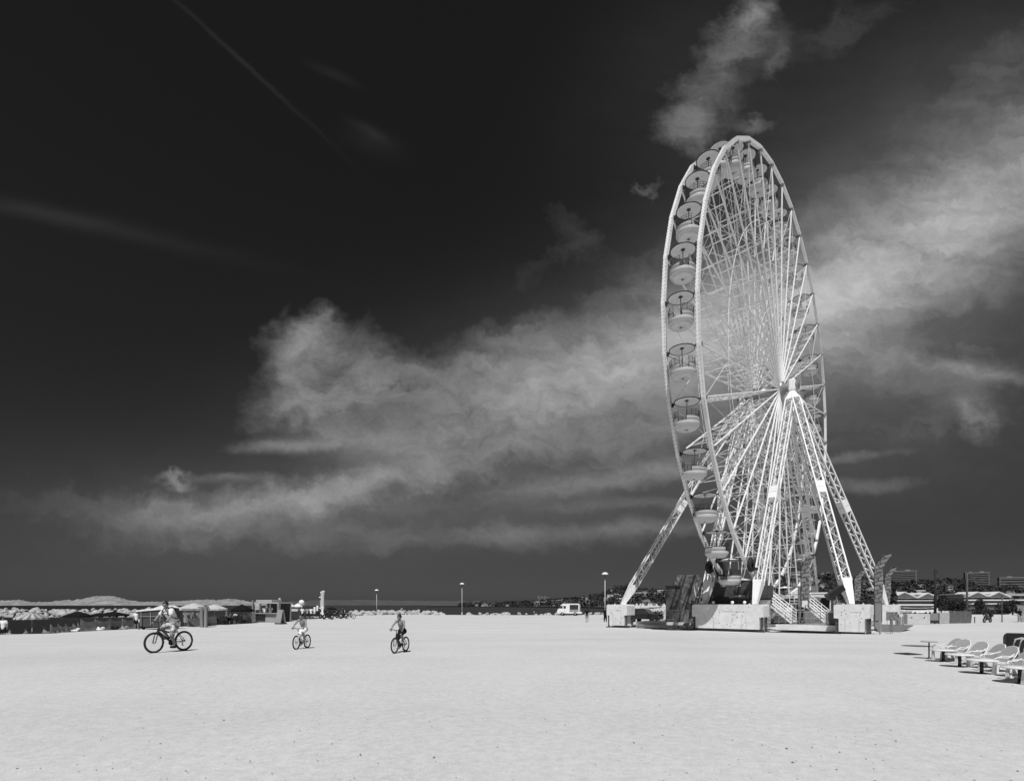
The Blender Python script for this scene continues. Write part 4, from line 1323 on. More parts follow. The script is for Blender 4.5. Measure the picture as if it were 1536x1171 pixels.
STRIPE = [CANVAS, mat('striped_canvas_dark', .16, .8)]
parasol('beach_parasol', 'striped beach parasol with white and dark panels at the left edge', P(48, 38.5, z=-.5), 1.02, 1.72, 2.08, STRIPE, 14)
parasol('beach_parasol', 'black parasol, nearest and largest of the dark ones before the breakwater', P(117, 48, z=-.4), 1.15, 1.55, 1.98, CANVASD)
parasol('beach_parasol', 'black parasol in the middle of the three dark ones', P(150, 52, z=-.5), 1.0, 1.62, 1.9, CANVASD)
parasol('beach_parasol', 'black parasol nearest the skip among the three dark ones', P(170, 50, z=-.4), 1.25, 1.62, 1.95, CANVASD)
parasol('cafe_parasol', 'large pale square parasol left of the thick timber post', P(291, 53, z=.0), 1.45, 1.82, 2.35, CANVAS, 8, valance=.22)
parasol('cafe_parasol', 'large pale parasol right of the thick timber post', P(322, 57, z=.0), 1.3, 1.75, 2.25, CANVAS, 8, valance=.2)
parasol('cafe_parasol', 'wide black parasol left of the beach hut', P(363, 62, z=.0), 1.25, 1.6, 2.25, CANVASD, 8, valance=.25)
parasol('cafe_parasol', 'black parasol under the white column beyond the motorbikes', P(497, 100, z=-.4), 1.2, 1.75, 2.2, CANVASD, 8)
for px, d in ((435, 82), (447, 84)):
    parasol('cafe_parasol', 'small white parasol on top of the pale market stall', P(px, d, z=.2), .75, 1.75, 2.25, CANVASW, 8, group='white parasols of the stall')
def net(label, px0, px1, d0, d1, h, mt, z0=0, sag=.1, name='windbreak', posts=5, wave=.05):
    a, c_ = P(px0, d0, z=z0), P(px1, d1, z=z0)
    t = thing(name, label, 'windbreak' if name == 'windbreak' else 'fence', a)
    m = MB(); n = 28
    dv = (c_ - a)
    nv = V((-dv.y, dv.x, 0)).normalized()
    vs = []
    for j in range(5):
        for i in range(n + 1):
            u_ = i / n
            s_ = math.sin(math.pi * ((u_ * (posts - 1)) % 1))
            vs.append(dv * u_ + nv * (wave * math.sin(u_ * 40 + j) + wave * s_ * math.sin(j)) + V((0, 0, .02 + (h - sag * s_) * j / 4)))
    o = [v + nv * .015 for v in vs]
    k = n + 1
    fs = [(j * k + i, j * k + i + 1, (j + 1) * k + i + 1, (j + 1) * k + i) for j in range(4) for i in range(n)]
    m.add(vs, fs); m.add(o, [f[::-1] for f in fs]); m.sm = [True] * len(m.f)
    m.build('panel', mt, t)
    for i in range(posts):
        m = MB(); p = dv * (i / (posts - 1)) + nv * .03; m.tube(p + V((0, 0, -.3)), p + V((0, 0, h + .06)), .025, n=6); m.build('post', WOOD, t)
    return t
net('grey sagging windbreak net right of the striped parasol', 76, 121, 41, 43, .72, NET, -.12, .22)
net('long grey windbreak cloth in front of the black parasols', 122, 203, 43.5, 48, .95, NET, -.05, .2)
net('pale cloth fence between the timber post and the dark tables', 309, 330, 54, 57.5, .95, mat('pale_cloth_fence', .26, .9, .2, 4), 0, .06, 'cloth_fence')
net('pale cloth fence behind the dark tables', 345, 377, 61, 64, 1.15, mat('pale_cloth_fence', .26, .9, .2, 4), 0, .06, 'cloth_fence')
net('dark bamboo fence in front of the market stall', 427.5, 452, 69, 76, 1.25, mat('bamboo', .12, .9, .4, 3, stretch=(14, 14, .6)), 0, .03, 'bamboo_fence', 4, .02)
net('low bamboo screen beside the people under the first parasol', 282, 300, 51.3, 52, .85, mat('bamboo', .12, .9, .4, 3), 0, .03, 'bamboo_fence', 3, .02)
# towels and bags on the sand
for px, d, v_ in ((112, 42.6, CLOTHW), (150, 44.6, CLOTHW), (172, 45.8, CLOTHB), (186, 46.3, CLOTHG)):
    m = MB(); m.box((0, 0, .08), (.5, .4, .18), bev=.07); m.box((.2, .1, .2), (.26, .25, .16), bev=.06); m.ball((-.16, 0, .2), .11, 6)
    o = m.build('beach_bag', v_); o.location = P(px, d, z=.0); o.rotation_euler = (0, 0, jit(0, 1))
    tag(o, {CLOTHW: 'heap of pale bags and towels against the windbreak', CLOTHB: 'dark bag on the sand at the end of the windbreak', CLOTHG: 'grey bag on the sand near the skip'}[v_], 'beach bag', 'bags by the windbreak' if v_ is CLOTHW else None)
# rubbish skip with white cover
t = thing('rubbish_skip', 'dark grey rubbish skip with a white cover behind the man on the bike', 'skip', P(236, 46.5), R(-6))
m = MB(); m.prism([(-1.15, .25), (-1.3, 1.55), (1.3, 1.75), (1.15, .25)], -.7, .7, lambda a, b_, c_: V((a, c_, b_))); m.build('body', mat('skip_paint', .06, .6, .25, 2), t)
m = MB(); m.prism([(-1.4, 1.57), (-1.35, 1.68), (.3, 1.86), (1.0, 2.12), (1.5, 1.92), (1.4, 1.77)], -.8, .8, lambda a, b_, c_: V((a, c_, b_))); m.build('lid', WHITE, t)
m = MB()
for x in (-.9, 0, .9): m.box((x, -.75, .95), (.07, .05, 1.2))
m.box((0, -.76, 1.15), (2.3, .05, .07)); m.build('ribs', STEEL, t)
for x in (-.85, .85):
    m = MB(); m.lathe([(.01, -.06), (.14, -.06), (.14, .06), (.01, .06)], (x, -.55, .14), 12, axis='y'); m.build('wheel', BLACK, t)
t = thing('marker_post', 'thin dark post standing left of the rubbish skip', 'post', P(208.5, 45.5))
m = MB(); m.tube((0, 0, -.1), (0, 0, 1.5), .035, n=8); m.lathe([(.001, 1.5), (.045, 1.5), (.045, 1.58), (.001, 1.6)], n=8); m.build('pole', DGREY, t)
m = MB(); m.tube((0, 0, .62), (0, 0, .9), .04, n=8); m.build('band', LAMPW, t)
# timber gate post pair
t = thing('timber_gateway', 'thick weathered timber posts with a crossbeam between the two pale parasols', 'gateway', P(304.5, 50.5))
for x in (-.1, .28):
    m = MB(); m.box((x, 0, .9), (.26, .26, 1.9), bev=.02); m.build('post', WOOD, t)
m = MB(); m.box((-.85, .0, 1.72), (2.3, .16, .14)); m.box((.0, .1, 1.92), (.9, .3, .14)); m.build('beam', WOOD, t)
# dark cafe tables and chairs
def cafe_table(p, label, sc=1):
    t = thing('cafe_table', label, 'table', p)
    m = MB(); m.box((0, 0, .74), (1.0, .8, .05), bev=.01); m.build('tabletop', DGREY, t)
    for x in (-.42, .42):
        for y_ in (-.32, .32):
            m = MB(); m.box((x, y_, .355), (.06, .06, .71)); m.build('leg', BLACKP, t)
def cafe_chair(p, rz, label):
    t = thing('cafe_chair', label, 'chair', p, rz, 'dark chairs round the tables')
    m = MB(); m.box((0, 0, .45), (.46, .46, .05), bev=.015); m.build('seat', BLACKP, t)
    m = MB(); m.box((-.22, 0, .72), (.05, .44, .46), bev=.015); m.build('backrest', BLACKP, t)
    for x in (-.19, .19):
        for y_ in (-.19, .19):
            m = MB(); m.box((x, y_, .21), (.04, .04, .425)); m.build('leg', BLACKP, t)
    return t
cafe_table(P(333.5, 58), 'dark square table at the left of the seated people')
cafe_table(P(346, 59), 'dark square table between the two seated people')
for px, d, a in ((330, 57, 20), (338, 57, 110), (343, 58, 200), (350.5, 58.5, 150), (357, 59, 100), (362, 60, 60), (366, 60.5, 10)):
    cafe_chair(P(px, d), R(a), 'black chair around the dark tables left of the beach hut')
m = MB(); m.ball((0, 0, .5), .75, 8, (1.2, .8, .8)); foliage(m, (0, 0, .7), (.9, .6, .6), 300, .09)
o = m.build('shrub', FOLN); o.location = P(365, 61); tag(o, 'dark rounded shrub at the end of the cloth fence', 'shrub')
# beach hut
t = thing('beach_hut', 'open fronted timber beach hut with pale flat roof and long counter', 'hut', P(401, 65.5), R(-14))
m = MB(); m.box((0, 1.1, 2.42), (3.6, 2.6, .16)); m.box((-.5, .9, 2.62), (2.3, 1.9, .34), bev=.03); m.build('roof', mat('hut_roof', .40, .9, .15, 2), t)
for x, y_, h_, w_ in ((-2.0, -.1, 2.75, .2), (-1.62, -.1, 2.6, .14), (-.95, -.1, 2.35, .12), (.5, -.1, 2.35, .1), (1.75, -.1, 2.35, .3), (-1.7, 2.2, 2.35, .15), (1.7, 2.2, 2.35, .15)):
    m = MB(); m.box((x, y_, h_ / 2), (w_, w_, h_)); m.build('post', WOOD, t)
m = MB(); m.box((0, 2.3, 1.2), (3.4, .08, 2.3)); m.build('back_wall', DGREY, t)
m = MB(); m.box((.2, -.2, 1.12), (3.3, .55, .08)); m.build('counter', mat('counter_wood', .33, .8, .2, 3), t)
m = MB(); m.box((.2, -.12, .55), (3.2, .12, 1.05)); m.build('front_panel', mat('hut_panel', .30, .85, .25, 1.5, stretch=(.3, 1, 6)), t)
m = MB(); m.box((-.75, -.26, .55), (1.2, .08, .7)); m.build('menu_board', BLACKP, t)
m = MB(); m.box((-1.6, -.3, .6), (.5, .35, 1.15), bev=.02); m.build('cabinet', mat('cabinet', .12, .8, .4, 3), t)
m = MB(); m.box((-1.25, -.25, 1.95), (.62, .06, .8)); m.build('sign_board', mat('hut_sign', .42, .8, .25, 3), t)
m = MB(); m.ball((-.5, .5, 1.95), .18, 8); m.tube((-.5, .5, 2.1), (-.5, .5, 2.4), .01, n=4); m.build('hanging_lamp', LAMPW, t)
# A-frame sign
t = thing('sandwich_board', 'tall leaning striped sandwich board in front of the beach hut', 'sign', P(421, 59), R(-20))
for s_ in (-1, 1):
    m = MB(); m.bar((0, s_ * .42, 0), (0, s_ * .06, 1.62), .75, .05, (0, 1, 0)); m.build('panel', mat('board_stripes', .34, .8, .5, 5, v2=.16, stretch=(.6, 1, 7)), t)
m = MB(); m.box((0, 0, .08), (.9, .95, .12)); m.build('foot', DGREY, t)
# market stall
t = thing('market_stall', 'pale market stall with white awning between the hut and the men', 'market stall', P(441, 80), R(-10))
m = MB(); m.box((0, 0, 2.02), (2.4, 1.8, .12)); m.box((0, -.9, 1.86), (2.4, .06, .3)); m.build('awning', CANVAS, t)
for x in (-1.1, 1.1):
    for y_ in (-.8, .8):
        m = MB(); m.box((x, y_, .98), (.08, .08, 1.96)); m.build('post', WOOD, t)
m = MB(); m.box((0, -.3, .85), (2.2, .8, .1)); m.build('counter', WOOD, t)
m = MB()
for i in range(9): m.ball((-.9 + i * .22, -.35 + .1 * (i % 2), 1.05 + .07 * (i % 3)), .17, 7)
m.build('display_goods', CLOTHW, t)
m = MB(); m.lathe([(.01, 0), (.3, .12), (.42, .42), (.3, .72), (.01, .84)], (0, 0, 2.0), 14); m.tube((0, 0, -2.0 + 2.0), (0, 0, 2.0), .03, n=6)
o = m.build('globe_light', LAMPW); o.location = P(452.5, 78, z=.1); tag(o, 'large white globe light on a pole right of the market stall', 'lamp')
m = MB()
for i, (a, h_) in enumerate(((0, 1.0), (.5, 1.25), (.95, .9), (1.4, 1.1))):
    m.box((a, 0, h_ / 2 + .8), (.34, .3, h_), bev=.05)
m.box((.7, 0, .4), (1.9, .5, .8))
o = m.build('drinks_stand', CLOTHW); o.location = P(472, 92, z=.0); tag(o, 'white stand with stacked goods behind the three standing men', 'stand')
# white stone column
t = thing('stone_column', 'tall irregular white stone column with a widened top beyond the motorbikes', 'column', P(483.5, 120, z=-.3))
m = MB()
m.lathe([(.62, -1), (.55, 0), (.52, 1.6), (.46, 3.0), (.44, 4.2), (.52, 4.9), (.60, 5.3), (.58, 5.5), (.1, 5.55)], n=14, sx=.9, sy=.7)
for i in range(len(m.v)):
    v = V(m.v[i]); k = 1 + .16 * mn.noise(v * 1.4)
    m.v[i] = (v.x * k + .05 * v.z * .2, v.y * k, v.z + (.18 if v.x > 0 and v.z > 5 else 0))
m.build('shaft', STONE, t)
m = MB(); m.box((0, 0, -.2), (1.7, 1.5, .5), bev=.06); m.build('plinth', STONE, t)

# motorcycles
def make_motorbike(label):
    t = thing('motorcycle', label, 'motorcycle')
    for x in (-.72, .72):
        m = MB(); m.path([(x + .27 * math.cos(2 * math.pi * i / 20), 0, .34 + .27 * math.sin(2 * math.pi * i / 20)) for i in range(20)], .07, 8, True); w = m.build('wheel', BLACK, t)
        m = MB(); m.lathe([(.01, -.05), (.2, -.02), (.2, .02), (.01, .05)], (x, 0, .34), 14, axis='y'); m.build('rim', STEEL, w)
    m = MB(); m.prism([(-.95, .82), (-.75, .74), (-.1, .70), (.2, .78), (.55, .98), (.68, 1.02), (.5, .66), (.3, .38), (-.35, .34), (-.55, .56)], -.14, .14, lambda a, b_, c_: V((a, c_, b_))); m.ball((.2, 0, .9), .24, 8, (1.4, .8, .7)); m.build('body', BLACKP, t)
    m = MB(); m.box((-.42, 0, .84), (.8, .28, .1), bev=.04); m.build('seat', BLACK, t)
    m = MB()
    for s_ in (-1, 1): m.tube((.72, s_ * .1, .34), (.52, s_ * .1, 1.02), .03, n=6)
    m.build('fork', STEEL, t)
    m = MB(); m.path([(.38, -.38, 1.1), (.5, -.15, 1.08), (.52, 0, 1.06), (.5, .15, 1.08), (.38, .38, 1.1)], .018, 6); m.build('handlebar', BLACKP, t)
    m = MB(); m.lathe([(.01, .1), (.1, .09), (.12, 0), (.06, -.1)], (.68, 0, .98), 12, axis='x'); m.build('headlight', CHROME, t)
    m = MB(); m.prism([(.55, 1.0), (.72, 1.1), (.5, 1.42), (.44, 1.4)], -.18, .18, lambda a, b_, c_: V((a, c_, b_))); m.build('windshield', GLASS, t)
    m = MB(); m.tube((.1, -.2, .3), (-.85, -.22, .42), .05, .065, 8); m.build('exhaust', CHROME, t)
    m = MB(); m.box((-.9, 0, .98), (.42, .42, .36), bev=.06); m.build('luggage_box', BLACKP, t)
    return t
mb = make_motorbike('large black motorcycle with top box, nearest of those by the market stall')
mb.location = P(492, 77.5); mb.rotation_euler = (0, 0, R(150)); mb.scale = (1.15,) * 3
dup(mb, P(503, 82), R(10), 'black motorcycle half hidden behind the nearest motorcycle').scale = (1.15,) * 3
dup(mb, P(512, 86), R(165), 'black motorcycle next to the parked bicycle')
dup(mb, P(1481, 64), R(203), 'black motorcycle standing alone on the gravel at the right').scale = (.9,) * 3
dup(mb, P(474, 81), R(60), 'black motorcycle behind the men in black shorts')
o = make_bicycle('dark bicycle parked at the end of the row of motorcycles', BLACKP); o.location = P(525, 82); o.rotation_euler = (0, 0, R(172)); o.scale = (1.1,) * 3

# ------------------------------------------------------------------ around the wheel
def barrier_proto(label):
    t = thing('crowd_barrier', label, 'barrier', group='steel crowd barriers')
    m = MB()
    m.path([(-1.1, 0, .2), (-1.1, 0, 1.0), (-1.0, 0, 1.1), (1.0, 0, 1.1), (1.1, 0, 1.0), (1.1, 0, .2)], .02, 6, True); m.build('frame', STEEL, t)
    m = MB()
    for i in range(15): m.tube((-1.0 + i * 2.0 / 14, 0, .2), (-1.0 + i * 2.0 / 14, 0, 1.1), .009, n=5)
    m.build('bars', STEEL, t)
    for x in (-.75, .75):
        m = MB(); m.bar((x, -.32, .02), (x, .32, .02), .05, .03); m.tube((x, 0, .02), (x, 0, .2), .02, n=5); m.build('foot', STEEL, t)
    return t
br = barrier_proto('steel crowd barrier on the deck in front of the dark painted panel')
YA = math.pi / 2 - AZ                                # wheel's long direction
br.location = LW(-8.8, -6.6, .6); br.rotation_euler = (0, 0, YA - math.pi / 2)
for u_, n_, z_, a_, lab in ((-8.8, -4.9, .6, -90, 'steel crowd barrier against the large middle ballast box'), (-9.7, 8.95, 0, 4, 'steel crowd barrier seen end on beside the right ballast box'),
                            (-6.8, 9.3, 0, 10, 'steel crowd barrier behind the right ballast box'), (2.0, 9.0, 0, 0, 'steel crowd barrier near the second feather flag'), (5.0, 9.0, 0, 0, 'steel crowd barrier in front of the far ballast box')):
    dup(br, LW(u_, n_, z_), YA + R(a_), lab)
FLAGM = bpy.data.materials.new('printed_flag_cloth')
FLAGM.use_nodes = True
ft = FLAGM.node_tree
fb = ft.nodes['Principled BSDF']; fb.inputs['Roughness'].default_value = .8
fco = ft.nodes.new('ShaderNodeTexCoord'); fmp = ft.nodes.new('ShaderNodeMapping')
fmp.inputs['Rotation'].default_value = (R(90), 0, R(14))
fbr = ft.nodes.new('ShaderNodeTexBrick')
fbr.inputs['Scale'].default_value = 1.0; fbr.inputs['Mortar Size'].default_value = .05; fbr.inputs['Brick Width'].default_value = .62; fbr.inputs['Row Height'].default_value = .34
fbr.inputs['Color1'].default_value = (.22, .22, .22, 1); fbr.inputs['Color2'].default_value = (.11, .11, .11, 1); fbr.inputs['Mortar'].default_value = (.05, .05, .05, 1)
ft.links.new(fco.outputs['Object'], fmp.inputs[0]); 
fnz = ft.nodes.new('ShaderNodeTexNoise'); fnz.inputs['Scale'].default_value = 2.2; fnz.inputs['Detail'].default_value = 3
ft.links.new(fco.outputs['Object'], fnz.inputs['Vector'])
fsb = ft.nodes.new('ShaderNodeVectorMath'); fsb.operation = 'SCALE'; fsb.inputs['Scale'].default_value = .45; ft.links.new(fnz.outputs['Color'], fsb.inputs[0])
fad = ft.nodes.new('ShaderNodeVectorMath'); fad.operation = 'ADD'; ft.links.new(fmp.outputs[0], fad.inputs[0]); ft.links.new(fsb.outputs[0], fad.inputs[1])
ft.links.new(fad.outputs[0], fbr.inputs['Vector']); ft.links.new(fbr.outputs['Color'], fb.inputs['Base Color'])
def feather_flag(label, p, z0, ztop, w, rz):
    t = thing('feather_flag', label, 'flag', p, rz)
    H = ztop - p.z
    z0 = z0 - p.z
    m = MB()
    pts = []
    N_ = 22
    left, right = [], []
    for i in range(N_ + 1):
        f = i / N_
        z = z0 + (H - z0) * f
        bow = w * .95 * max(0, (f - .62) / .38) ** 2.1
        left.append((bow, z))
        right.append((w * (.72 + .18 * f) + w * .75 * max(0, (f - .7) / .3) ** 1.6, z - .0))
    vs = []
    for (a, z), (c_, z2) in zip(left, right):
        for j in range(5):
            g_ = j / 4
            vs.append((a + (c_ - a) * g_, .06 * math.sin(z * 2.2 + g_ * 3), z))
    k = len(vs)
    vs += [(x, y_ + .012, z) for x, y_, z in vs]
    fs = [(i * 5 + j, i * 5 + j + 1, (i + 1) * 5 + j + 1, (i + 1) * 5 + j) for i in range(N_) for j in range(4)]
    m.add(vs, fs + [tuple(k + q for q in f[::-1]) for f in fs]); m.sm = [True] * len(m.f)
    m.build('banner', FLAGM, t)
    m = MB(); m.path([(0, 0, 0), (0, 0, z0)] + [(a - .02, 0, z) for a, z in left] + [(right[-1][0], 0, H + .02)], .028, 6); m.build('pole', BLACKP, t)
    m = MB(); m.box((0, 0, .04), (.5, .5, .08)); m.build('base', DGREY, t)
    return t
feather_flag('tall block patterned feather flag in front of the wheel above the stairs', P(1201.5, 43.4, z=.62), 2.5, 6.32, .78, R(-8))
feather_flag('tall block patterned feather flag beside the right ballast box', P(1311.5, 44.5, z=.0), 2.3, 6.45, .85, R(-8))
feather_flag('smaller feather flag far behind the bright right leg', P(1281.5, 66, z=.0), 2.7, 6.55, .95, R(-8))
feather_flag('feather flag half hidden behind the tall one by the right ballast box', P(1327, 56, z=.0), 2.3, 6.2, .75, R(-8))
# white picture board under the first flag
t = thing('picture_board', 'white board with dark printed spots under the first feather flag', 'sign', P(1206.5, 44.6, z=.6), R(-12))
BOARD = mat('spotted_print', .66, .7, .5, 5, v2=.10, detail=2)
BOARD.node_tree.nodes['Color Ramp'].color_ramp.elements[0].position = .36; BOARD.node_tree.nodes['Color Ramp'].color_ramp.elements[1].position = .42
m = MB(); m.box((0, 0, 2.25), (1.0, .06, 1.75)); m.build('panel', BOARD, t)
for x in (-.44, .44):
    m = MB(); m.box((x, .06, 1.5), (.06, .05, 3.0)); m.build('post', STEEL, t)
t = thing('picture_board', 'low pale board with dark spots leaning behind the front stair railing', 'sign', P(1140.5, 43.0, z=.6), R(-35))
m = MB(); m.box((0, 0, 1.0), (1.5, .06, 1.9)); m.build('panel', mat('pale_print', .44, .7, .5, 4, v2=.16, detail=2), t)
for x in (-.6, .6):
    m = MB(); m.box((x, .06, .5), (.06, .05, 1.0)); m.build('post', STEEL, t)
# painted cabins left of the middle box
MURAL = mat('airbrushed_mural', .26, .8, .6, 1.0, v2=.04, detail=5, spec=.1)
MURALD = mat('dark_airbrushed_mural', .10, .7, .7, 1.1, v2=.010, detail=4)
t = thing('painted_cabin', 'tall cabin painted with a blurred mural and pale letters behind the middle ballast box', 'cabin', P(1036, 50.5, z=.6), R(-16))
m = MB(); m.box((-.3, 0, 2.2), (2.0, 1.4, 4.4), bev=.03); m.build('wall', MURAL, t)
m = MB(); m.prism([(.72, 0), (1.9, 0), (1.9, 3.4), (.72, 4.2)], -.66, -.54, lambda a, b_, c_: V((a, c_, b_))); m.build('side_panel', MURAL, t)
def letters(txt, size, mt, parent, loc, rot, name='lettering', ext=.015):
    cu_ = bpy.data.curves.new('text', 'FONT'); cu_.body = txt; cu_.size = size; cu_.extrude = ext; cu_.align_x = 'CENTER'; cu_.align_y = 'CENTER'
    to = bpy.data.objects.new('text', cu_)
    COL.objects.link(to)
    dg = bpy.context.evaluated_depsgraph_get()
    me = bpy.data.meshes.new_from_object(to.evaluated_get(dg))
    bpy.data.objects.remove(to)
    me.materials.clear(); me.materials.append(mt)
    o = bpy.data.objects.new(name, me); COL.objects.link(o)
    o.parent = parent; o.location = loc; o.rotation_euler = rot
    return o
letters('UA', 1.3, CLOTHW, t, (.78, -.725, 2.7), (R(90), R(-8), 0)).scale = (.55, 1.15, 1)
m = MB(); m.prism([(-.5, .3), (.5, .3), (.2, 2.0), (-.15, 2.0)], -.74, -.71, lambda a, b_, c_: V((a * .6 + .1, c_, b_))); m.build('painted_shape', DARK, t)
t = thing('painted_cabin', 'dark cabin panel with a murky painted figure left of the tall mural', 'cabin', P(1009.5, 49, z=.6), R(-14))
m = MB(); m.box((0, 0, 1.6), (1.3, .5, 3.2), bev=.03); m.build('wall', MURALD, t)
m = MB(); m.box((0, -.02, 3.28), (1.4, .7, .12)); m.build('roof', BLACKP, t)
m = MB(); m.box((0, -.27, .35), (1.1, .06, .9)); m.build('skirt', DGREY, t)
def booth(u_, n_, w_, label):
    t = thing('ticket_booth', label, 'booth', LW(u_, n_, .6), YA - math.pi / 2)
    m = MB(); m.box((0, .6, 1.3), (w_, 1.2, 2.6)); m.build('wall', DARK, t)
    m = MB(); m.box((0, .3, 2.72), (w_ + .5, 2.2, .16), bev=.03); m.box((0, -.72, 2.5), (w_ + .4, .06, .42)); m.build('roof', WHITE2, t)
    m = MB()
    for i in range(4): m.box((-w_ / 2 + .06 + i * (w_ - .12) / 3, -.05, 1.3), (.09, .08, 2.4))
    m.box((0, -.06, 1.05), (w_, .10, .12)); m.build('window_frame', WHITE2, t)
    m = MB(); m.box((0, -.22, 1.0), (w_, .4, .06)); m.build('counter', STEEL, t)
booth(5.5, 1.6, 3.2, 'dark fronted ticket booth with white frames seen behind the left staircase')
booth(7.5, -5.5, 3.6, 'dark fronted ticket booth with white frames behind the middle ballast box')
for u_, n_, z_, lab in ((1.5, 3.6, .6, 'grey generator case on the deck behind the first feather flag'), (-7.0, 5.6, .6, 'small grey generator case on the deck left of the right ballast box')):
    t = thing('generator_case', lab, 'generator', LW(u_, n_, z_), YA)
    m = MB(); m.box((0, 0, .5), (1.3, .8, .9), bev=.04); m.build('casing', GREY, t)
    m = MB()
    for i in range(5): m.box((0, -.41, .25 + i * .11), (.9, .03, .05))
    m.box((0, 0, .03), (1.2, .7, .08)); m.build('grille', DARK, t)
def hose(label, pts, r=.03):
    m = MB(); q = []
    for a, c_ in zip(pts, pts[1:]):
        for i in range(8): q.append(lerp(a, c_, i / 8) + V((0, .05 * math.sin(i * 2.1), 0)))
    m.path(q + [pts[-1]], r, 6); tag(m.build('power_cable', BLACK), label, 'cable')
hose('black power cable lying on the gravel before the middle ballast box', [P(1128, 42.2) + V((0, 0, .03)), P(1170, 40.6) + V((0, 0, .03)), P(1215, 39.2) + V((0, 0, .03)), P(1262, 37.6) + V((0, 0, .03))])
# floodlight on the right ballast box
t = thing('floodlight', 'black floodlight tilted on top of the right ballast box', 'floodlight', LW(-9.7, 6.35, 2.25))
m = MB(); m.bar((-.75, 0, .45), (.35, 0, 1.2), .5, .42, (0, 0, 1)); m.build('housing', BLACKP, t)
m = MB(); m.tube((0, 0, 0), (-.1, 0, .8), .04, n=6); m.box((0, 0, .03), (.4, .4, .06)); m.build('stand', STEEL, t)
# electrical cabinet and dark sign right of the box
t = thing('switch_cabinet', 'narrow dark switch cabinet behind the right ballast box', 'cabinet', P(1317, 44.0, z=0), R(-30))
m = MB(); m.box((0, 0, 1.55), (.55, .5, 1.6), bev=.02); m.build('body', mat('cabinet_paint', .12, .5), t)
m = MB(); m.box((0, -.26, 1.55), (.42, .03, 1.4)); m.build('door', GREY, t)
m = MB(); m.box((0, 0, .38), (.5, .45, .74)); m.build('base', STEEL, t)
t = thing('notice_board', 'dark square notice board with pale spots on two thin posts', 'sign', P(1338, 47.0), R(-30))
m = MB(); m.box((0, 0, 1.15), (.85, .05, .75)); m.build('panel', mat('dark_print', .30, .7, .5, 9, v2=.03, detail=2), t)
for x in (-.35, .35):
    m = MB(); m.box((x, .04, .8), (.04, .04, 1.6)); m.build('post', STEEL, t)
# grey steel ramp by the far box
m = MB()
q = [P(1317, 41.3, z=.03), P(1350, 41.3, z=.03), P(1370, 45.6, z=.42), P(1312, 45.6, z=.50)]
c0 = P(1335, 43, z=0)
m.add([v - c0 for v in q] + [v - c0 - V((0, 0, .06 if i < 2 else .08)) for i, v in enumerate(q)], [(0, 1, 2, 3), (7, 6, 5, 4), (0, 4, 5, 1), (1, 5, 6, 2), (2, 6, 7, 3), (3, 7, 4, 0)])
o = m.build('steel_ramp', mat('ramp_plate', .20, .5, .15, 3, .1, 30, metal=.2)); o.location = c0; tag(o, 'grey wedge shaped steel ramp right of the right ballast box', 'ramp')
# concrete block, crate, reed fence, poles
t = thing('concrete_block', 'long low white concrete block left of the first utility pole', 'concrete block', P(1375, 59), R(-8))
m = MB(); m.box((0, 0, .58), (2.35, .8, 1.16), bev=.04); m.build('body', CONC, t)
m = MB(); m.box((.55, -.41, .75), (.12, .04, .12)); m.box((-.75, -.41, .75), (.12, .04, .12)); m.build('lifting_socket', DGREY, t)
t = thing('crate', 'grey crate in a dark frame at the foot of the first utility pole', 'crate', P(1398.5, 59.5), R(-6))
m = MB(); m.box((0, 0, .8), (.85, .6, .8), bev=.02); m.build('box', GREY, t)
m = MB()
for x in (-.47, .47):
    for y_ in (-.35, .35): m.box((x, y_, .62), (.07, .07, 1.24))
m.box((0, 0, .25), (1.0, .75, .3)); m.build('frame', DARK, t)
net('pale mesh fence right of the grey crate', 1406, 1424, 60.5, 61, 1.25, mat('pale_mesh', .40, .9, .3, 5), 0, .03, 'mesh_fence', 4, .02)
net('grey brushwood fence left of the lone motorcycle', 1424, 1457, 61, 62, 1.45, mat('brushwood', .16, .95, .6, 6, v2=.05, stretch=(3, 3, .5)), 0, .05, 'brushwood_fence', 5, .06)
def utility_pole(px, d, ytop, label, r=.13, mt=None):
    p = P(px, d)
    t = thing('utility_pole', label, 'utility pole', p)
    h = CZ - (ytop - HY) / F * d - p.z
    m = MB(); m.tube((0, 0, -.3), (0, 0, h), r * 1.15, r * .85, 10); m.build('pole', mt or mat('tarred_wood', .02, .9, .3, 4), t)
    m = MB(); m.box((.05, -.02, h - .42), (.5, .08, .1)); m.tube((.25, 0, h - .4), (.25, 0, h - .2), .05, n=6); m.build('bracket', DARK, t)
    return t
utility_pole(1402.8, 61, 853, 'dark thick utility pole standing on the grey crate')
utility_pole(1450.5, 76, 860, 'greyer utility pole behind the brushwood fence', .14, mat('grey_pole', .08, .9, .3, 4))
def cable(label, a, c_, sag, r=.045):
    m = MB(); m.path([lerp(a, c_, i / 24) - V((0, 0, sag * 4 * (i / 24) * (1 - i / 24))) for i in range(25)], r, 5)
    tag(m.build('overhead_cable', DARK), label, 'cable')
cable('black sagging cable between the two utility poles', P(1403.5, 61, 858), P(1450, 76, 865.5), 1.45)
cable('black cable running from the greyer utility pole to the right edge', P(1451, 76, 865), P(1620, 70, 886), .25)
m = MB(); m.tube((0, 0, 0), (0, 0, 3.4), .055, n=8); m.box((0, 0, 3.2), (.22, .05, .45)); m.lathe([(.12, 0), (.12, .05), (.06, .12)], n=8)
o = m.build('thin_post', DGREY); o.location = P(1503, 67); tag(o, 'thin grey post with a small plate right of the lone motorcycle', 'post')
m = MB(); m.box((0, 0, .35), (.07, .07, .7)); m.box((0, 0, .72), (.11, .11, .05)); o = m.build('bollard', DGREY); o.location = P(1462, 62.5); tag(o, 'short dark stake right of the brushwood fence', 'stake')
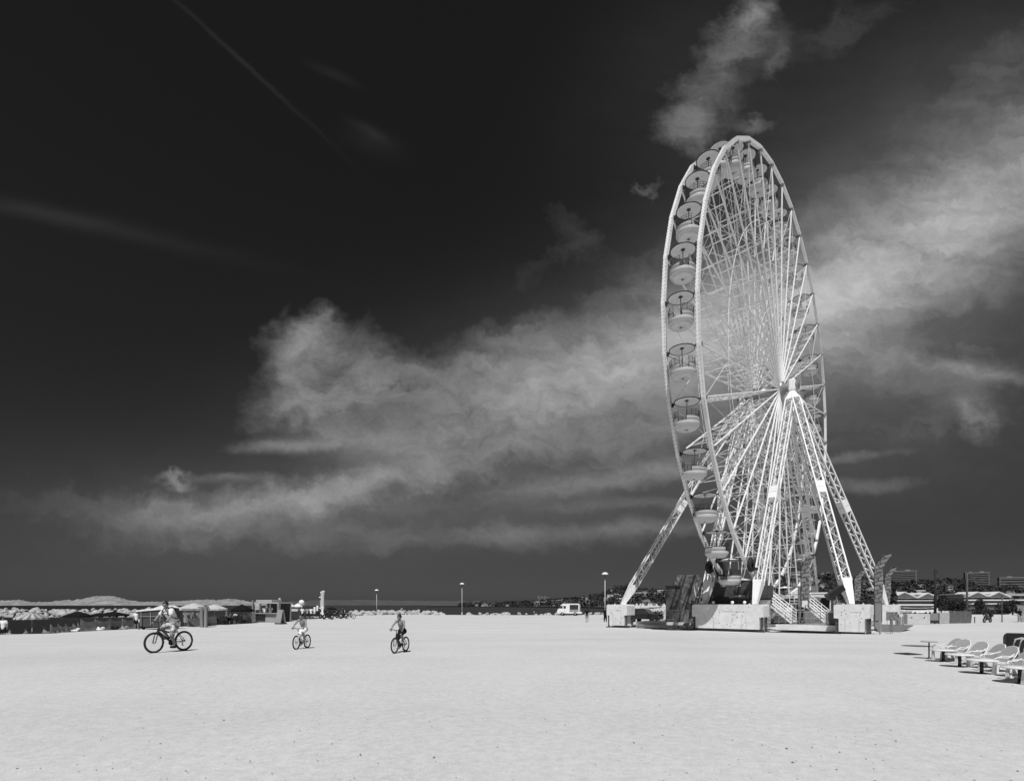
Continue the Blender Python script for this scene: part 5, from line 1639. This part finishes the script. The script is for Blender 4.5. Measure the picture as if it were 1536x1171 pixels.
t = thing('white_kiosk', 'white kiosk side cut by the right edge of the photo', 'kiosk', P(1541, 66)); m = MB(); m.box((0, 0, 1.0), (1.3, 1.3, 2.1), bev=.03); m.build('wall', WHITE, t); m = MB(); m.box((0, 0, 2.12), (1.5, 1.5, .12)); m.build('roof', LGREY, t)

# ------------------------------------------------------------------ long buildings, tents, bushes at the right
def long_building(px0, px1, ytop, ybot, d, label, gables, bands):
    x0, x1 = (px0 - CX) / F * d, (px1 - CX) / F * d
    zt, zb = CZ - (ytop - HY) / F * d, -.5
    w, h = x1 - x0, zt - zb
    t = thing('long_building', label, 'building', ((x0 + x1) / 2, d, zb), R(-4))
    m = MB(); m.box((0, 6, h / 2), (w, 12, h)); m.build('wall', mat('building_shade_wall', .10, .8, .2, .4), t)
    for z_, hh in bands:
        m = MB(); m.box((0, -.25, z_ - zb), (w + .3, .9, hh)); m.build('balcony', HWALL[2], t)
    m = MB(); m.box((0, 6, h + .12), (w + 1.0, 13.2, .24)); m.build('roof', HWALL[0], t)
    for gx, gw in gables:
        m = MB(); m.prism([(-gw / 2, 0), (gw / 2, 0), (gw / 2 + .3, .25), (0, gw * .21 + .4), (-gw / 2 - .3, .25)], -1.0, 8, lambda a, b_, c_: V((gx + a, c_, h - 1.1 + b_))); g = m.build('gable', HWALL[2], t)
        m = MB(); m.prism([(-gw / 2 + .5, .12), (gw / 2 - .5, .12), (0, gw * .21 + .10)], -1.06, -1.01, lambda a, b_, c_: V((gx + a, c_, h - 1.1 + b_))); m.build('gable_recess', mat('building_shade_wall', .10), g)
    nw = int(w / 3)
    for i in range(nw):
        m = MB(); m.box((-w / 2 + (i + .5) * w / nw, -.02, h * .82), (1.6, .12, .9)); m.build('window', GLASS, t)
    return t
long_building(1341, 1396, 892, 912, 170, 'gabled low building with louvred floors right of the far ballast box', [(-3.0, 8.5), (4.2, 7)], [(2.2, .5), (3.6, .22), (4.6, .18)])
long_building(1449, 1600, 891, 912, 185, 'long pale two storey building with gables along the right edge', [(-13.5, 8), (-6.5, 8)], [(3.9, .42), (2.6, .36), (5.6, .2)])
def tent(px, d, z, label):
    t = thing('market_tent', label, 'tent', P(px, d, z=z), R(jit(0, 15)), 'white tents beyond the black car')
    m = MB(); x = 1.6
    m.add([(-x, -x, 2.1), (x, -x, 2.1), (x, x, 2.1), (-x, x, 2.1), (-.6, -.6, 2.7), (.6, -.6, 2.7), (.6, .6, 2.7), (-.6, .6, 2.7), (0, 0, 3.7)], [(0, 1, 5, 4), (1, 2, 6, 5), (2, 3, 7, 6), (3, 0, 4, 7), (4, 5, 8), (5, 6, 8), (6, 7, 8), (7, 4, 8), (3, 2, 1, 0)])
    m.box((0, -x, 1.95), (2 * x, .05, .3)); m.build('canopy', CANVAS, t)
    t.scale = (.8, .8, .85)
    for sx_ in (-1, 1):
        for sy_ in (-1, 1):
            m = MB(); m.tube((sx_ * 1.55, sy_ * 1.55, 0), (sx_ * 1.55, sy_ * 1.55, 2.1), .04, n=6); m.build('leg', STEEL, t)
for px, d, z in ((955, 150, -.4), (960.5, 155, -.4), (964, 150, -.3), (973, 190, -.3), (976.5, 195, -.3), (985, 215, -.3), (996, 185, -.3)):
    tent(px, d, z, 'white pyramid tent in the row beyond the black parked car')
def bush(px, d, z, rad, label, n=420, trunk=True, group=None):
    t = thing('tree' if trunk else 'shrub', label, 'tree' if trunk else 'shrub', P(px, d, z=z), 0, group)
    m = MB()
    for i in range(5):
        c_ = (random.uniform(-.45, .45) * rad[0], random.uniform(-.4, .4) * rad[1], rad[2] * random.uniform(.7, 1.25))
        foliage(m, c_, (rad[0] * .62, rad[1] * .62, rad[2] * .55), n // 5, max(rad) * .12)
    m.build('crown' if trunk else 'leaves', FOL, t)
    m = MB(); m.tube((0, 0, -1), (0, 0, rad[2] * .9), .2, .1, 8)
    for i in range(4):
        a = i * 1.6; m.tube((0, 0, rad[2] * .5), (rad[0] * .5 * math.cos(a), rad[1] * .5 * math.sin(a), rad[2] * 1.1), .09, .04, 5)
    m.build('trunk' if trunk else 'stem', BARK, t)
bush(1437, 130, -.5, (3.2, 3, 2.5), 'dense round dark tree left of the greyer utility pole', 700)
bush(1426, 135, -.5, (2.2, 2.2, 2.6), 'dark tree left of the dense round one')
bush(1412, 150, -.5, (1.6, 1.6, 3.4), 'slim dark tree beside the gabled building')
bush(1470, 150, -.5, (1.6, 1.6, 3.0), 'slim dark tree in front of the long pale building')
bush(1519, 110, -.3, (3.2, 3, 2.0), 'broad dark bush before the long pale building near the right edge', 700)
bush(1334, 75, 0, (1.1, 1.1, 2.9), 'dark narrow tree right of the second feather flag', 500)
for i, px in enumerate((1452, 1462, 1474, 1484, 1494, 1503)):
    bush(px, 120, -.6, (2.0, 1.4, 1.1), 'low dark shrub in the hedge before the long pale building', 260, False, 'shrubs of the hedge')
for i, px in enumerate((1222, 1232, 1243, 1256)):
    bush(px, 95, -.5, (1.6, 1.2, 1.1), 'dark shrub beyond the deck seen under the bright leg', 260, False, 'shrubs beyond the deck')
for i, px in enumerate((950, 962, 974, 986)):
    bush(px, 100, -.6, (1.9, 1.4, .95), 'dark shrub behind the black parked car', 240, False, 'shrubs behind the black car')
# pale sand bank behind the fences
m = MB(); m.smooth = True
k = 40
vs = []
for j, (dd, hh) in enumerate(((88, 0), (92, .2), (97, .32), (104, .2), (110, -.2))):
    for i in range(k + 1):
        px = 1405 + (1560 - 1405) * i / k
        vs.append(tuple(P(px, dd, z=(hh * (.75 + .7 * mn.noise(V((px * .06, j * .5, 0)))) - .02) if j else -.05)))
m.add(vs, [(j * (k + 1) + i, j * (k + 1) + i + 1, (j + 1) * (k + 1) + i + 1, (j + 1) * (k + 1) + i) for j in range(4) for i in range(k)])
tag(m.build('sand_bank', GRAVEL), kind='structure')

# ------------------------------------------------------------------ loungers and tables at the right
CHAIRP = mat('white_chair_plastic', .74, .45, .05, 3)
CHAIRB = mat('grey_chair_back', .33, .6, .06, 4)
def make_lounger(label):
    t = thing('garden_lounger', label, 'lounger', group='low garden loungers in the row')
    m = MB()                                         # origin between the front feet; chair runs back along +x
    m.bar((-.02, 0, .36), (.52, 0, .31), .50, .035, (0, 0, 1)); m.build('seat', CHAIRP, t)
    m = MB()
    out = [(-.24, 0), (.24, 0), (.26, .25), (.24, .48), (.15, .62), (0, .66), (-.15, .62), (-.24, .48), (-.26, .25)]
    d = V((.62, 0, .78)).normalized(); nrm = V((.78, 0, -.62)).normalized()
    m.prism(out, 0, .03, lambda a, b_, c_: V((.52, a, .32)) + d * b_ + nrm * c_); bk_ = m.build('backrest', CHAIRB, t)
    m = MB(); m.path([V((.52, a, .32)) + d * b_ + nrm * .015 for a, b_ in out[1:] + out[:1]], .017, 6); m.build('backrest_rim', CHAIRP, bk_)
    for s_ in (-1, 1):
        m = MB(); m.path([(.04, s_ * .29, .37), (.06, s_ * .30, .50), (.16, s_ * .31, .545), (.46, s_ * .31, .53), (.64, s_ * .28, .60)], .019, 6); m.build('armrest', CHAIRP, t)
        m = MB(); m.bar((.02, s_ * .26, 0), (.05, s_ * .27, .40), .07, .10, (0, 1, 0), .05, .07); m.build('leg', CHAIRP, t)
        m = MB(); m.bar((.66, s_ * .25, 0), (.50, s_ * .26, .36), .06, .08, (0, 1, 0), .05, .06); m.build('leg', CHAIRP, t)
    return t
RX = lambda d: 12.18 - (14.9 - d) * .43
ra = math.atan2(-.30, .95) * -1
lo = None
ORD = ['farthest', 'second farthest', 'third farthest', 'fourth farthest', 'fifth farthest', 'fourth nearest', 'third nearest', 'second nearest', 'nearest']
for i, (px, d) in enumerate(((1408, 14.9), (1423, 14.45), (1446, 13.55), (1461, 12.9), (1481, 12.1), (1501, 11.35), (1527, 10.6), (1549, 9.95))):
    p = P(px, d)
    lab = 'white garden lounger with grey back, %s of the row' % ORD[i + (1 if i > 4 else 0)]
    if lo is None:
        lo = make_lounger(lab); o = lo
    else:
        o = dup(lo, p, 0, lab)
    o.location = p; o.rotation_euler = (0, 0, R(jit(7, 10))); o.scale = (.72, .72, .72)
def side_table(p, r, h, pr, label, top=CHAIRP):
    t = thing('side_table', label, 'table', p, 0, 'round tables beside the loungers')
    m = MB(); m.lathe([(.001, h), (r - .01, h), (r, h - .012), (r - .01, h - .03), (.001, h - .03)], n=28); m.build('tabletop', top, t)
    m = MB(); m.tube((0, 0, 0), (0, 0, h - .03), pr, n=12); m.build('post', BLACKP, t)
    m = MB(); m.lathe([(pr * 3.2, 0), (pr * 3, .015), (pr * 1.2, .04)], n=16); m.build('base', BLACKP, t)
    return t
TP = [(1393.5, 15.15), (1415, 14.35), (1439.5, 13.05), (1472.5, 11.75), (1530, 10.35)]
side_table(P(*TP[0]), .205, .51, .018, 'small grey round table on a thin black post at the far end of the loungers', LGREY)
for (px, d), w_ in zip(TP[1:], ('second', 'third', 'fourth', 'nearest')):
    side_table(P(px, d), .295, .33, .036, 'low white round table on a thick black post, %s from the far end' % w_ if w_ != 'nearest' else 'low white round table on a thick black post nearest the camera')
t = thing('storage_locker', 'upright black locker with rounded top corners behind the loungers', 'locker', P(1524, 14.2), R(-35))
t.scale = (.72, .8, .77)
m = MB(); m.prism([(-.32, 0), (.32, 0), (.33, .85), (.30, .96), (.22, 1.02), (-.22, 1.02), (-.30, .96), (-.33, .85)], -.2, .2, lambda a, b_, c_: V((a, c_, b_))); m.build('body', mat('matt_black_plastic', .016, .6, .2, 3), t)
m = MB(); m.box((0, -.21, .55), (.5, .02, .75)); m.build('door', BLACKP, t)
t = thing('folded_chairs', 'pale tubular chairs folded against the black locker', 'folded chair', P(1527, 13.3), R(-25))
t.scale = (.85,) * 3
for i in range(3):
    m = MB(); x = i * .14
    m.path([(x - .12, -.1 - .03 * i, .05), (x - .14, -.02, .5), (x - .06, .0, .80), (x + .10, .02, .84), (x + .28, .02, .72), (x + .38, .0, .4)], .03, 6); m.build('frame', LGREY, t)
# drain grate and pale paving
m = MB(); m.box((0, 0, .004), (.52, .55, .012))
for i in range(5): m.box((-.2 + i * .1, 0, .014), (.04, .5, .012))
o = m.build('drain_cover', DGREY); o.location = P(1362, 16.6) + V((0, 0, .004)); o.rotation_euler = (0, 0, .1); tag(o, 'dark drain grate in the gravel left of the small grey table', 'drain cover')

# dark grit and pebbles lying on the gravel
m = MB()
for i in range(900):
    d = 4.2 + 26 * rng.uniform() ** 1.6
    x = rng.uniform(-1.05, 1.05) * d
    z = G(x, d) + .004
    s_ = rng.uniform(.005, .012) * (1.5 if rng.uniform() < .05 else 1)
    a = rng.uniform(0, 6.28)
    q = [(s_ * math.cos(a + j * 1.2566) * rng.uniform(.7, 1.2), s_ * math.sin(a + j * 1.2566) * rng.uniform(.6, 1.1)) for j in range(5)]
    m.cur = int(rng.uniform() < .35)
    m.add([(x + u_, d + v_, z) for u_, v_ in q] + [(x, d, z + s_ * .7)], [(j, (j + 1) % 5, 5) for j in range(5)])
tag(m.build('pebbles', [mat('dark_grit', .14, .9, .4, 30), mat('grey_grit', .28, .9, .3, 30)]), 'small dark pebbles strewn over the pale gravel', 'pebbles', kind='stuff')

# flat grey oval patch lying just above the gravel
m = MB()
for (cx_, cd, rx, ry) in ((1376, 20.4, .42, .6),):
    c0 = P(cx_, cd)
    q = [(c0.x + rx * math.cos(a) * (1 + .12 * math.sin(3 * a)), c0.y + ry * math.sin(a) * (1 + .1 * math.cos(2 * a))) for a in [i * math.pi / 14 for i in range(28)]]
    m.cur = 0 if rx < 1 else 1
    vs = [(x, y_, G(x, y_) + .02) for x, y_ in q] + [(c0.x, c0.y, G(c0.x, c0.y) + .02)]
    m.add(vs, [(i, (i + 1) % 28, 28) for i in range(28)])
tag(m.build('ground_patch', [mat('patch_grey', .22, .9, .25, 3, .3, 40), mat('patch_pale_grey', .42, .9, .12, 1.2, .3, 40)]), kind='structure')
